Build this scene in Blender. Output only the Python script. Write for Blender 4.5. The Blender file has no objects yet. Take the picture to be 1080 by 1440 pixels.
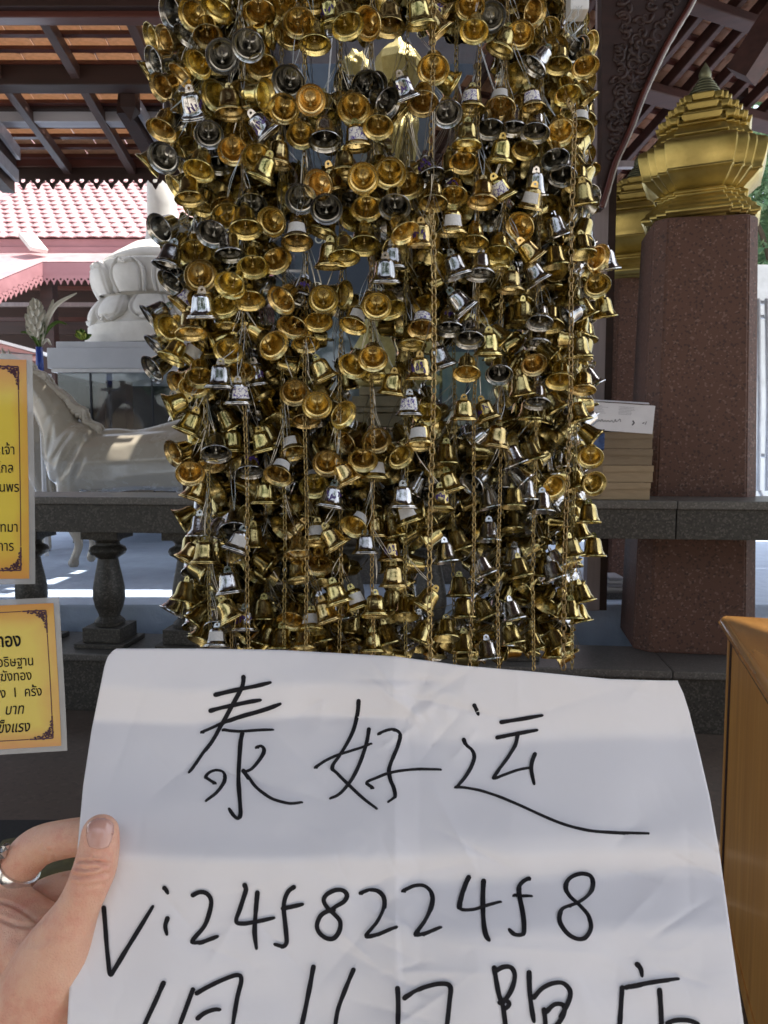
import bpy, bmesh, math, random
from mathutils import Vector, Matrix, noise as mnoise
random.seed(7)
S = bpy.context.scene
COL = S.collection
# ------------------------------------------------------------------ camera
F = 1088.0                       # focal length in pixels of the 1080x1440 photograph
PITCH = math.atan(90 / F)        # looking slightly down
EYE = Vector((0, 0, 1.5))
cam_d = bpy.data.cameras.new('camera')
cam = bpy.data.objects.new('camera', cam_d); COL.objects.link(cam)
cam.location = EYE
cam.rotation_euler = (math.pi / 2 - PITCH, 0, 0)
cam_d.sensor_fit = 'VERTICAL'; cam_d.sensor_height = 24.0
cam_d.lens = F / 1440 * 24.0
cam_d.clip_start = 0.02; cam_d.clip_end = 2000
cam_d.dof.use_dof = True; cam_d.dof.focus_distance = 0.62; cam_d.dof.aperture_fstop = 24
S.camera = cam
# ------------------------------------------------------------------ world, sun, exposure
SUN_DIR = Vector((0.36, 0.05, 0.93)).normalized()
W = bpy.data.worlds.new('World'); S.world = W; W.use_nodes = True
nt = W.node_tree; nt.nodes.clear()
sky = nt.nodes.new('ShaderNodeTexSky'); sky.sky_type = 'NISHITA'; sky.sun_disc = False
sky.sun_elevation = math.asin(SUN_DIR.z); sky.sun_rotation = math.atan2(SUN_DIR.x, SUN_DIR.y)
sky.air_density = 1.0; sky.dust_density = 2.5; sky.ozone_density = 1.0
bg = nt.nodes.new('ShaderNodeBackground'); bg.inputs[1].default_value = 0.15
wo = nt.nodes.new('ShaderNodeOutputWorld')
hs_ = nt.nodes.new('ShaderNodeHueSaturation'); hs_.inputs['Saturation'].default_value = 0.48
nt.links.new(sky.outputs[0], hs_.inputs['Color']); nt.links.new(hs_.outputs[0], bg.inputs[0]); nt.links.new(bg.outputs[0], wo.inputs[0])
sun_d = bpy.data.lights.new('sun', 'SUN'); sun_d.energy = 4.5; sun_d.angle = math.radians(0.5)
sun_d.color = (1.0, 0.95, 0.87)
sun = bpy.data.objects.new('sun', sun_d); COL.objects.link(sun)
sun.rotation_euler = (-SUN_DIR).to_track_quat('-Z', 'Y').to_euler()
S.view_settings.view_transform = 'Standard'; S.view_settings.look = 'None'
S.view_settings.exposure = 1.3; S.view_settings.gamma = 1
S.view_settings.use_curve_mapping = False
S.render.engine = 'CYCLES'
S.cycles.max_bounces = 8; S.cycles.glossy_bounces = 5; S.cycles.diffuse_bounces = 4
S.cycles.transparent_max_bounces = 12; S.cycles.caustics_reflective = True
S.cycles.sample_clamp_indirect = 6
S.cycles.use_denoising = True

# ------------------------------------------------------------------ helpers
cR = Vector((1, 0, 0)); cF = Vector((0, math.cos(PITCH), -math.sin(PITCH))); cU = Vector((0, math.sin(PITCH), math.cos(PITCH)))
def ray(px, py):
    return cF + cR * ((px - 540) / F) + cU * ((720 - py) / F)
def P(px, py, Y):                    # point at distance Y (world y) seen at this place
    r = ray(px, py); return EYE + r * (Y / r.y)
def PD(px, py, d):                   # point at camera depth d
    return EYE + ray(px, py) * d
def lerp(a, b, t): return a + (b - a) * t
def interp(tab, x):
    if x <= tab[0][0]: return tab[0][1]
    for (a, va), (b, vb) in zip(tab, tab[1:]):
        if x <= b: return lerp(va, vb, (x - a) / (b - a))
    return tab[-1][1]
def smooth(t): t = max(0, min(1, t)); return t * t * (3 - 2 * t)

def new_mat(name):
    m = bpy.data.materials.new(name); m.use_nodes = True
    return m, m.node_tree, m.node_tree.nodes['Principled BSDF']
def N(t, typ, **kw):
    n = t.nodes.new(typ)
    for k, v in kw.items(): setattr(n, k, v)
    return n
def ramp(t, fac, stops, interp_='LINEAR'):
    r = N(t, 'ShaderNodeValToRGB'); r.color_ramp.interpolation = interp_
    e = r.color_ramp.elements
    while len(e) < len(stops): e.new(0.5)
    for i, (p, c) in enumerate(stops):
        e[i].position = p; e[i].color = (*c, 1) if len(c) == 3 else c
    t.links.new(fac, r.inputs[0]); return r.outputs[0]
def coords(t, scale=(1, 1, 1), kind='Object'):
    c = N(t, 'ShaderNodeTexCoord'); m = N(t, 'ShaderNodeMapping'); m.inputs['Scale'].default_value = scale
    t.links.new(c.outputs[kind], m.inputs[0]); return m.outputs[0]
def noise_tex(t, vec, scale, detail=4, rough=0.6):
    n = N(t, 'ShaderNodeTexNoise'); n.inputs['Scale'].default_value = scale
    n.inputs['Detail'].default_value = detail; n.inputs['Roughness'].default_value = rough
    t.links.new(vec, n.inputs['Vector']); return n.outputs['Fac']
def bump(t, b, h, strength=0.3, dist=0.002):
    n = N(t, 'ShaderNodeBump'); n.inputs['Strength'].default_value = strength; n.inputs['Distance'].default_value = dist
    t.links.new(h, n.inputs['Height']); t.links.new(n.outputs[0], b.inputs['Normal'])
def basic(name, c1, c2=None, rough=0.6, metal=0, scale=8, stretch=(1, 1, 1), bumps=0.15, bdist=0.002, spec=0.5, coat=0, rvar=0.1, lo=0.3, hi=0.7):
    m, t, b = new_mat(name)
    v = coords(t, stretch)
    n = noise_tex(t, v, scale, 6)
    c2 = c2 or tuple(x * 0.75 for x in c1)
    t.links.new(ramp(t, n, [(lo, c2), (hi, c1)]), b.inputs['Base Color'])
    n2 = noise_tex(t, v, scale * 3.1, 4)
    rr = N(t, 'ShaderNodeMapRange'); rr.inputs['To Min'].default_value = max(0.02, rough - rvar); rr.inputs['To Max'].default_value = min(1, rough + rvar)
    t.links.new(n2, rr.inputs[0]); t.links.new(rr.outputs[0], b.inputs['Roughness'])
    b.inputs['Metallic'].default_value = metal; b.inputs['Specular IOR Level'].default_value = spec
    b.inputs['Coat Weight'].default_value = coat; b.inputs['Coat Roughness'].default_value = 0.12
    if bumps: bump(t, b, n2, bumps, bdist)
    return m
def wood(name, c1, c2, rough=0.45, axis=2, coat=0.0, scale=6, bumps=0.25):
    st = [14, 14, 14]; st[axis] = 0.9
    return basic(name, c1, c2, rough, scale=scale, stretch=tuple(s / 6 for s in st), bumps=bumps, bdist=0.0015, coat=coat)
def speckle(name, base, dark, light, scale=160, rough=0.6, dens=0.16, coat=0, cell=60):
    m, t, b = new_mat(name)
    v = coords(t)
    vo = N(t, 'ShaderNodeTexVoronoi'); vo.inputs['Scale'].default_value = scale; t.links.new(v, vo.inputs['Vector'])
    hs = N(t, 'ShaderNodeSeparateColor'); t.links.new(vo.outputs['Color'], hs.inputs[0])
    big = noise_tex(t, v, 3.0, 6)
    basec = ramp(t, big, [(0.3, tuple(x * 0.72 for x in base)), (0.7, base)])
    k = ramp(t, hs.outputs[0], [(0, dark), (dens, dark), (dens + .02, base), (1 - dens, base), (1 - dens + .02, light), (1, light)], 'CONSTANT')
    mx = N(t, 'ShaderNodeMix', data_type='RGBA'); mx.inputs[0].default_value = 0.6
    t.links.new(basec, mx.inputs[6]); t.links.new(k, mx.inputs[7])
    # small bright chips
    v2 = N(t, 'ShaderNodeTexVoronoi'); v2.inputs['Scale'].default_value = cell; t.links.new(v, v2.inputs['Vector'])
    chip = ramp(t, v2.outputs['Distance'], [(0.0, (1, 1, 1)), (0.13, (1, 1, 1)), (0.17, (0, 0, 0))])
    h2 = N(t, 'ShaderNodeSeparateColor'); t.links.new(v2.outputs['Color'], h2.inputs[0])
    gt = N(t, 'ShaderNodeMath', operation='GREATER_THAN'); gt.inputs[1].default_value = 0.74; t.links.new(h2.outputs[1], gt.inputs[0])
    mu = N(t, 'ShaderNodeMath', operation='MULTIPLY'); t.links.new(chip, mu.inputs[0]); t.links.new(gt.outputs[0], mu.inputs[1])
    m2 = N(t, 'ShaderNodeMix', data_type='RGBA'); t.links.new(mu.outputs[0], m2.inputs[0]); t.links.new(mx.outputs[2], m2.inputs[6]); m2.inputs[7].default_value = (*light, 1)
    t.links.new(m2.outputs[2], b.inputs['Base Color'])
    b.inputs['Roughness'].default_value = rough; b.inputs['Coat Weight'].default_value = coat
    bump(t, b, noise_tex(t, v, scale * .8, 3), 0.35, 0.0015)
    return m

def metal(name, col, col2, r0, r1, bumps=0.05):
    m, t, b = new_mat(name)
    v = coords(t)
    oi = N(t, 'ShaderNodeObjectInfo')
    add = N(t, 'ShaderNodeVectorMath', operation='ADD'); sc = N(t, 'ShaderNodeVectorMath', operation='SCALE'); sc.inputs['Scale'].default_value = 9.0
    cmb = N(t, 'ShaderNodeCombineXYZ')
    for i in range(3): t.links.new(oi.outputs['Random'], cmb.inputs[i])
    t.links.new(cmb.outputs[0], sc.inputs[0]); t.links.new(v, add.inputs[0]); t.links.new(sc.outputs[0], add.inputs[1])
    n = noise_tex(t, add.outputs[0], 60, 5)
    c = ramp(t, n, [(0.32, col2), (0.62, col)])
    hsv = N(t, 'ShaderNodeHueSaturation'); t.links.new(c, hsv.inputs['Color'])
    mr = N(t, 'ShaderNodeMapRange'); mr.inputs['To Min'].default_value = 0.74; mr.inputs['To Max'].default_value = 1.15
    t.links.new(oi.outputs['Random'], mr.inputs[0]); t.links.new(mr.outputs[0], hsv.inputs['Value'])
    mh = N(t, 'ShaderNodeMapRange'); mh.inputs['To Min'].default_value = 0.488; mh.inputs['To Max'].default_value = 0.512
    fr = N(t, 'ShaderNodeMath', operation='FRACT'); mm = N(t, 'ShaderNodeMath', operation='MULTIPLY'); mm.inputs[1].default_value = 13.7
    t.links.new(oi.outputs['Random'], mm.inputs[0]); t.links.new(mm.outputs[0], fr.inputs[0]); t.links.new(fr.outputs[0], mh.inputs[0])
    t.links.new(mh.outputs[0], hsv.inputs['Hue'])
    t.links.new(hsv.outputs[0], b.inputs['Base Color'])
    rr = N(t, 'ShaderNodeMapRange'); rr.inputs['To Min'].default_value = r0; rr.inputs['To Max'].default_value = r1
    t.links.new(noise_tex(t, add.outputs[0], 130, 5), rr.inputs[0]); t.links.new(rr.outputs[0], b.inputs['Roughness'])
    b.inputs['Metallic'].default_value = 1.0
    bump(t, b, noise_tex(t, add.outputs[0], 240, 3), bumps, 0.0006)
    return m

M = {}
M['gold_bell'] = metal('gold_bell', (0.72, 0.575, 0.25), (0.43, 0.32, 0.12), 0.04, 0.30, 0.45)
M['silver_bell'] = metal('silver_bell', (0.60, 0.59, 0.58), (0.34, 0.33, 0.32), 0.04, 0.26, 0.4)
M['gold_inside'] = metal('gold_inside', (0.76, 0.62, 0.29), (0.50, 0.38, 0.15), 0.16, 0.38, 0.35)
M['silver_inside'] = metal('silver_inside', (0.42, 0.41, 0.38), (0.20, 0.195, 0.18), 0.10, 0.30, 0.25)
M['chain'] = metal('chain_gold', (0.50, 0.38, 0.17), (0.26, 0.19, 0.08), 0.25, 0.45, 0.1)
M['wire'] = basic('wire', (0.55, 0.54, 0.50), rough=0.3, metal=1.0, bumps=0)
M['gold_leaf'] = basic('gold_leaf', (0.62, 0.49, 0.17), (0.36, 0.27, 0.08), rough=0.34, metal=0.85, scale=5, bumps=0.35, bdist=0.006, rvar=0.14)
M['gold_pale'] = basic('gold_pale', (0.86, 0.70, 0.30), (0.64, 0.50, 0.18), rough=0.38, metal=0.35, scale=30, bumps=0.6, bdist=0.008)
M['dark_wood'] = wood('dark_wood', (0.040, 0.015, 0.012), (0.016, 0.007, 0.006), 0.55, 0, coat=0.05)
M['red_wood'] = wood('red_wood', (0.12, 0.035, 0.025), (0.06, 0.018, 0.015), 0.4, 0, coat=0.25)
M['rafter_wood'] = wood('rafter_wood', (0.12, 0.065, 0.055), (0.055, 0.03, 0.026), 0.5, 1, coat=0.15)
M['matt_wood'] = wood('matt_wood', (0.075, 0.028, 0.024), (0.036, 0.014, 0.012), 0.7, 0)
M['lit_wood'] = wood('lit_wood', (0.52, 0.52, 0.58), (0.36, 0.36, 0.42), 0.35, 0, coat=0.4)  # roof timber with bright sky light put into its colour
M['post_wood'] = wood('post_wood', (0.34, 0.29, 0.30), (0.22, 0.185, 0.20), 0.4, 2, coat=0.35)
M['granite'] = speckle('granite', (0.042, 0.038, 0.031), (0.018, 0.017, 0.015), (0.10, 0.092, 0.078), 110, 0.5, 0.22, cell=45)
M['granite_pale'] = speckle('granite_pale', (0.10, 0.094, 0.086), (0.065, 0.062, 0.056), (0.18, 0.17, 0.155), 140, 0.35, 0.2, cell=60)
M['terrazzo'] = speckle('terrazzo', (0.112, 0.050, 0.032), (0.035, 0.018, 0.014), (0.21, 0.13, 0.10), 95, 0.65, 0.10, cell=55)
M['floor'] = speckle('brown_floor', (0.085, 0.064, 0.050), (0.06, 0.045, 0.036), (0.11, 0.085, 0.068), 60, 0.55, 0.12, cell=6)
M['platform'] = basic('platform_cloth', (0.58, 0.70, 0.88), (0.46, 0.56, 0.74), 0.55, scale=5, bumps=0.5, bdist=0.02, rvar=0.15)
M['paving'] = basic('paving', (0.46, 0.43, 0.39), (0.34, 0.32, 0.29), 0.8, scale=1.2)
M['white_stone'] = basic('white_stone', (0.70, 0.68, 0.64), (0.56, 0.54, 0.50), 0.5, scale=6, bumps=0.25, bdist=0.006)
M['cream_gloss'] = basic('cream_gloss', (0.41, 0.37, 0.30), (0.33, 0.29, 0.23), 0.26, scale=2.5, bumps=0.05, coat=0.5)
M['card'] = basic('card', (0.34, 0.25, 0.15), (0.27, 0.20, 0.12), 0.8, scale=12, stretch=(1, 1, 6), bumps=0.2)
M['white_card'] = basic('white_card', (0.74, 0.73, 0.75), (0.64, 0.63, 0.66), 0.5, scale=9, bumps=0.05)
M['print_dark'] = basic('print_dark', (0.05, 0.05, 0.07), rough=0.5, bumps=0)
M['print_grey'] = basic('print_grey', (0.38, 0.38, 0.42), rough=0.5, bumps=0)
M['print_blue'] = basic('print_blue', (0.03, 0.07, 0.20), rough=0.5, bumps=0)
M['terracotta'] = basic('terracotta', (0.60, 0.37, 0.24), (0.32, 0.18, 0.12), 0.8, scale=7, bumps=0.4, bdist=0.004)
M['terracotta_pale'] = basic('terracotta_pale', (0.66, 0.42, 0.31), (0.36, 0.20, 0.15), 0.8, scale=9, bumps=0.4, bdist=0.004)
for nm_, k_ in (('terracotta', .32), ('terracotta_pale', .42)):  # added translucency makes tile undersides glow as if light leaked between them
    t = M[nm_].node_tree; b = t.nodes['Principled BSDF']; tr = N(t, 'ShaderNodeBsdfTranslucent'); tr.inputs[0].default_value = (.78, .56, .40, 1)
    mx = N(t, 'ShaderNodeMixShader'); mx.inputs[0].default_value = k_
    t.links.new(b.outputs[0], mx.inputs[1]); t.links.new(tr.outputs[0], mx.inputs[2]); t.links.new(mx.outputs[0], t.nodes['Material Output'].inputs[0])
M['roof_tile'] = basic('roof_tile', (0.52, 0.33, 0.33), (0.36, 0.18, 0.19), 0.5, scale=2.2, bumps=0.2, coat=0.3)
M['pink_wood'] = basic('pink_wood', (0.42, 0.20, 0.21), (0.32, 0.14, 0.15), 0.55, scale=3, stretch=(.3, 1, 1))
M['ink'] = basic('ink', (0.010, 0.009, 0.012), rough=0.7, bumps=0, spec=0.2)
M['black_mat'] = basic('black_mat', (0.012, 0.012, 0.012), rough=0.75, scale=30)
M['olive'] = basic('olive_cloth', (0.10, 0.085, 0.03), (0.06, 0.05, 0.02), 0.9, scale=30)
M['ring'] = basic('ring_silver', (0.80, 0.80, 0.80), (0.6, 0.6, 0.6), 0.18, metal=1, scale=300, bumps=0.2, bdist=0.0003)
M['purple_ink'] = basic('purple_ink', (0.05, 0.02, 0.16), rough=0.5, bumps=0)
M['ornament'] = basic('ornament_print', (0.07, 0.015, 0.035), rough=0.4, bumps=0)
M['white_metal'] = basic('white_metal', (0.75, 0.75, 0.76), rough=0.35, bumps=0.05)
M['trunk'] = basic('trunk', (0.14, 0.10, 0.07), rough=0.9, scale=10)
M['flower'] = basic('flower', (0.80, 0.78, 0.70), (0.62, 0.60, 0.52), 0.6, scale=20)
M['leaf_green'] = basic('leaf_green', (0.16, 0.28, 0.06), (0.08, 0.16, 0.03), 0.5, scale=9)
M['dark_panel'] = basic('dark_panel', (0.03, 0.035, 0.045), rough=0.6)
M['slate_panel'] = basic('slate_panel', (0.22, 0.28, 0.37), (0.15, 0.20, 0.28), 0.35, scale=2, coat=0.5)

def foliage_mat(name, a, b_):
    m, t, b = new_mat(name)
    oi = N(t, 'ShaderNodeNewGeometry')
    c = ramp(t, oi.outputs['Random Per Island'], [(0, a), (1, b_)])
    t.links.new(c, b.inputs['Base Color']); b.inputs['Roughness'].default_value = 0.55
    tr = N(t, 'ShaderNodeBsdfTranslucent'); t.links.new(c, tr.inputs[0])
    mx = N(t, 'ShaderNodeMixShader'); mx.inputs[0].default_value = 0.4
    t.links.new(b.outputs[0], mx.inputs[1]); t.links.new(tr.outputs[0], mx.inputs[2])
    t.links.new(mx.outputs[0], t.nodes['Material Output'].inputs[0]); return m
M['foliage'] = foliage_mat('foliage', (0.04, 0.09, 0.035), (0.09, 0.15, 0.06))
M['foliage_sunlit'] = foliage_mat('foliage_sunlit', (0.13, 0.26, 0.14), (0.30, 0.42, 0.24))  # leaf colour raised to stand in for strong sun

def paper_mat():
    m, t, b = new_mat('white_paper')
    v = coords(t)
    n = noise_tex(t, v, 900, 3)
    t.links.new(ramp(t, noise_tex(t, v, 14, 4), [(0.3, (0.80, 0.78, 0.80)), (0.7, (0.84, 0.82, 0.84))]), b.inputs['Base Color'])
    b.inputs['Roughness'].default_value = 0.62
    bump(t, b, n, 0.12, 0.0002)
    tr = N(t, 'ShaderNodeBsdfTranslucent'); tr.inputs[0].default_value = (0.85, 0.78, 0.72, 1)
    mx = N(t, 'ShaderNodeMixShader'); mx.inputs[0].default_value = 0.16
    t.links.new(b.outputs[0], mx.inputs[1]); t.links.new(tr.outputs[0], mx.inputs[2])
    t.links.new(mx.outputs[0], t.nodes['Material Output'].inputs[0]); return m
M['paper'] = paper_mat()

def skin_mat():
    m, t, b = new_mat('skin')
    v = coords(t)
    n = noise_tex(t, v, 55, 8, 0.7)
    c = ramp(t, n, [(0.32, (0.60, 0.27, 0.19)), (0.5, (0.65, 0.36, 0.25)), (0.74, (0.69, 0.43, 0.30))])
    t.links.new(c, b.inputs['Base Color']); b.inputs['Roughness'].default_value = 0.5
    b.inputs['Subsurface Weight'].default_value = 0.25; b.inputs['Subsurface Radius'].default_value = (1.0, 0.3, 0.15)
    b.inputs['Subsurface Scale'].default_value = 0.004
    vo = N(t, 'ShaderNodeTexVoronoi', feature='DISTANCE_TO_EDGE'); vo.inputs['Scale'].default_value = 700; t.links.new(v, vo.inputs['Vector'])
    n2 = noise_tex(t, v, 260, 4)
    ad = N(t, 'ShaderNodeMath', operation='ADD'); t.links.new(vo.outputs['Distance'], ad.inputs[0]); t.links.new(n2, ad.inputs[1])
    bump(t, b, ad.outputs[0], 0.6, 0.0006)
    return m
M['skin'] = skin_mat()
m, t, b = new_mat('nail'); b.inputs['Base Color'].default_value = (0.66, 0.36, 0.30, 1); b.inputs['Roughness'].default_value = 0.25
b.inputs['Coat Weight'].default_value = 0.6
t.links.new(ramp(t, noise_tex(t, coords(t, (1, 1, 1)), 90, 3), [(0.3, (0.47, 0.25, 0.20)), (0.7, (0.56, 0.33, 0.27))]), b.inputs['Base Color']); M['nail'] = m

def glass_mat(name, tint, refl):
    m, t, b = new_mat(name); t.nodes.remove(b)
    tr = N(t, 'ShaderNodeBsdfTransparent'); tr.inputs[0].default_value = (*tint, 1)
    gl = N(t, 'ShaderNodeBsdfGlossy'); gl.inputs['Roughness'].default_value = 0.04
    fr = N(t, 'ShaderNodeFresnel'); fr.inputs[0].default_value = 1.5
    ad = N(t, 'ShaderNodeMath', operation='ADD'); ad.inputs[1].default_value = refl; t.links.new(fr.outputs[0], ad.inputs[0])
    mx = N(t, 'ShaderNodeMixShader'); t.links.new(ad.outputs[0], mx.inputs[0]); t.links.new(tr.outputs[0], mx.inputs[1]); t.links.new(gl.outputs[0], mx.inputs[2])
    t.links.new(mx.outputs[0], t.nodes['Material Output'].inputs[0]); return m
M['glass'] = glass_mat('glass', (0.86, 0.88, 0.89), 0.03)
M['laminate'] = glass_mat('laminate', (0.97, 0.97, 0.97), 0.0)

def sign_mat(name):
    m, t, b = new_mat(name)
    c = N(t, 'ShaderNodeTexCoord'); mp = N(t, 'ShaderNodeMapping'); mp.inputs['Location'].default_value = (-0.5, -0.5, -0.5)
    t.links.new(c.outputs['Generated'], mp.inputs[0])
    sp = N(t, 'ShaderNodeSeparateXYZ'); t.links.new(mp.outputs[0], sp.inputs[0])
    ab1 = N(t, 'ShaderNodeMath', operation='ABSOLUTE'); t.links.new(sp.outputs[0], ab1.inputs[0])
    ab2 = N(t, 'ShaderNodeMath', operation='ABSOLUTE'); zm = N(t, 'ShaderNodeMath', operation='MULTIPLY'); zm.inputs[1].default_value = 1.18; t.links.new(sp.outputs[2], zm.inputs[0]); t.links.new(zm.outputs[0], ab2.inputs[0])
    pw = N(t, 'ShaderNodeMath', operation='MAXIMUM'); t.links.new(ab1.outputs[0], pw.inputs[0]); t.links.new(ab2.outputs[0], pw.inputs[1])
    nn = noise_tex(t, coords(t), 14, 4)
    ad = N(t, 'ShaderNodeMath', operation='MULTIPLY_ADD'); ad.inputs[1].default_value = 0.16; t.links.new(nn, ad.inputs[0]); t.links.new(pw.outputs[0], ad.inputs[2])
    col = ramp(t, ad.outputs[0], [(0.0, (0.66, 0.56, 0.04)), (0.47, (0.64, 0.48, 0.035)), (0.56, (0.60, 0.33, 0.03)), (0.70, (0.55, 0.20, 0.04))])
    t.links.new(col, b.inputs['Base Color']); b.inputs['Roughness'].default_value = 0.35; b.inputs['Coat Weight'].default_value = 0.7; b.inputs['Coat Roughness'].default_value = 0.08
    return m
M['sign_yellow'] = sign_mat('sign_yellow')

def label_mat():
    m, t, b = new_mat('sticker')
    v = coords(t, (1, 1, 1))
    oi = N(t, 'ShaderNodeObjectInfo'); 
    n = N(t, 'ShaderNodeTexNoise', noise_dimensions='4D'); n.inputs['Scale'].default_value = 210; n.inputs['Detail'].default_value = 1.5
    mm = N(t, 'ShaderNodeMath', operation='MULTIPLY'); mm.inputs[1].default_value = 50; t.links.new(oi.outputs['Random'], mm.inputs[0])
    t.links.new(v, n.inputs['Vector']); t.links.new(mm.outputs[0], n.inputs['W'])
    c = ramp(t, n.outputs['Fac'], [(0.0, (0.72, 0.71, 0.70)), (0.505, (0.72, 0.71, 0.70)), (0.52, (0.06, 0.03, 0.26)), (0.57, (0.06, 0.03, 0.26)), (0.585, (0.72, 0.71, 0.70))])
    t.links.new(c, b.inputs['Base Color']); b.inputs['Roughness'].default_value = 0.5; return m
M['written_sticker'] = label_mat()
M['plain_sticker'] = basic('plain_sticker', (0.66, 0.65, 0.64), (0.5, 0.5, 0.5), 0.5, scale=300, bumps=0)

# ---- geometry
def mk(name, verts, faces, mat, parent=None, smooth_=False, loc=None):
    me = bpy.data.meshes.new(name); me.from_pydata([tuple(v) for v in verts], [], faces); me.update()
    if mat: me.materials.append(mat if not isinstance(mat, str) else M[mat])
    if smooth_:
        for p in me.polygons: p.use_smooth = True
    o = bpy.data.objects.new(name, me); COL.objects.link(o)
    if parent: o.parent = parent
    if loc is not None: o.location = loc
    return o
def frombm(name, bm, mat, parent=None, smooth_=False, auto=None):
    me = bpy.data.meshes.new(name); bm.to_mesh(me); bm.free()
    if mat: me.materials.append(mat if not isinstance(mat, str) else M[mat])
    if smooth_:
        for p in me.polygons: p.use_smooth = True
    if auto is not None:
        me.set_sharp_from_angle(angle=math.radians(auto))
    o = bpy.data.objects.new(name, me); COL.objects.link(o)
    if parent: o.parent = parent
    return o
def tag(o, label=None, cat=None, group=None, kind=None):
    if label: o['label'] = label
    if cat: o['category'] = cat
    if group: o['group'] = group
    if kind: o['kind'] = kind
    return o
def empty(name, loc, label, cat, group=None):
    o = bpy.data.objects.new(name, None); COL.objects.link(o); o.location = loc
    o.empty_display_size = 0.05
    return tag(o, label, cat, group)
def keep(o, parent):             # parent, keeping world placement of mesh written in world coordinates
    o.parent = parent; o.matrix_parent_inverse = parent_matrix(parent).inverted(); return o
def parent_matrix(p):
    m = p.matrix_basis.copy()
    while p.parent: p = p.parent; m = p.matrix_basis @ m
    return m
def addbox(bm, mn, mx, mat4=None, bev=0.0):
    r = bmesh.ops.create_cube(bm, size=1)
    vs = r['verts']
    c = (Vector(mn) + Vector(mx)) / 2; s = Vector(mx) - Vector(mn)
    for v in vs: v.co = Vector((v.co.x * s.x, v.co.y * s.y, v.co.z * s.z)) + c
    if bev:
        es = list({e for v in vs for e in v.link_edges})
        r2 = bmesh.ops.bevel(bm, geom=es, offset=bev, segments=2, affect='EDGES', profile=0.7)
        vs = list({v for f in r2['faces'] for v in f.verts} | {v for v in vs if v.is_valid})
    if mat4 is not None:
        for v in vs: v.co = mat4 @ v.co
def box(name, mn, mx, mat, parent=None, bev=0.0, mat4=None):
    bm = bmesh.new(); addbox(bm, mn, mx, mat4, bev)
    o = frombm(name, bm, mat)
    if parent: keep(o, parent)
    return o
def bar(bm, a, b, w, h, up=Vector((0, 0, 1))):
    a = Vector(a); b = Vector(b); d = (b - a).normalized(); s = d.cross(up).normalized(); u = s.cross(d)
    vs = []
    for p in (a, b):
        for i, j in ((-1, -1), (1, -1), (1, 1), (-1, 1)): vs.append(bm.verts.new(p + s * i * w / 2 + u * j * h / 2))
    for f in ((3, 2, 1, 0), (4, 5, 6, 7), (0, 1, 5, 4), (1, 2, 6, 5), (2, 3, 7, 6), (3, 0, 4, 7)): bm.faces.new([vs[i] for i in f])
def lathe(prof, n=32, cap=True):
    v = []; f = []
    for r, z in prof:
        for i in range(n):
            a = 2 * math.pi * i / n; v.append((r * math.cos(a), r * math.sin(a), z))
    for k in range(len(prof) - 1):
        for i in range(n):
            j = (i + 1) % n; f.append((k * n + i, k * n + j, (k + 1) * n + j, (k + 1) * n + i))
    if cap:
        f.append(tuple(reversed(range(n)))); f.append(tuple((len(prof) - 1) * n + i for i in range(n)))
    return v, f
def tube(pts, rad, n=6, closed=False):
    v = []; f = []; pts = [Vector(p) for p in pts]; L = len(pts)
    if not hasattr(rad, '__len__'): rad = [rad] * L
    prev = None
    for k, p in enumerate(pts):
        if closed: d = pts[(k + 1) % L] - pts[k - 1]
        else: d = pts[min(k + 1, L - 1)] - pts[max(k - 1, 0)]
        d.normalize()
        if prev is None: s = d.orthogonal().normalized()
        else: s = (prev - d * prev.dot(d)).normalized()
        prev = s; u = d.cross(s)
        for i in range(n):
            a = 2 * math.pi * i / n; v.append(p + (s * math.cos(a) + u * math.sin(a)) * rad[k])
    for k in range(L if closed else L - 1):
        k2 = (k + 1) % L
        for i in range(n):
            j = (i + 1) % n; f.append((k * n + i, k * n + j, k2 * n + j, k2 * n + i))
    if not closed:
        f.append(tuple(reversed(range(n)))); f.append(tuple((L - 1) * n + i for i in range(n)))
    return v, f
def join(parts):
    V = []; Fa = []
    for v, f in parts:
        o = len(V); V += [tuple(x) for x in v]; Fa += [tuple(i + o for i in q) for q in f]
    return V, Fa
def catmull(p, n=6):
    out = []
    for i in range(len(p) - 1):
        a = p[max(i - 1, 0)]; b = p[i]; c = p[i + 1]; d = p[min(i + 2, len(p) - 1)]
        for k in range(n):
            t = k / n
            out.append(tuple(0.5 * ((2 * b[j]) + (c[j] - a[j]) * t + (2 * a[j] - 5 * b[j] + 4 * c[j] - d[j]) * t * t + (3 * b[j] - a[j] - 3 * c[j] + d[j]) * t ** 3) for j in range(len(b))))
    out.append(tuple(p[-1])); return out

_sph = {}
def sphere_cloud(name, balls, mat, parent=None):
    V = []; Fa = []
    for c, r, sub in balls:
        if sub not in _sph:
            bm = bmesh.new(); bmesh.ops.create_icosphere(bm, subdivisions=sub, radius=1); bm.verts.index_update()
            _sph[sub] = ([v.co.copy() for v in bm.verts], [tuple(v.index for v in f.verts) for f in bm.faces]); bm.free()
        vs, fs = _sph[sub]; o = len(V); c = Vector(c)
        V += [c + v * r for v in vs]; Fa += [tuple(i + o for i in f) for f in fs]
    return mk(name, V, Fa, mat, parent)
# ================================================================== THE SETTING
def sheet(name, x0, x1, y0, y1, z, mat):
    return mk(name, [(x0, y0, z), (x1, y0, z), (x1, y1, z), (x0, y1, z)], [(0, 1, 2, 3)], mat)
tag(sheet('ground', -400, 400, -400, 400, -0.012, 'paving'), kind='structure')
tag(box('floor', (-9, -1.4, -0.010), (9, 9, 0.0), 'floor'), kind='structure')
tag(box('platform', (-8.5, 4.95, 0.002), (8.5, 13.0, 0.49), 'platform', bev=0.02), kind='structure')

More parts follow.
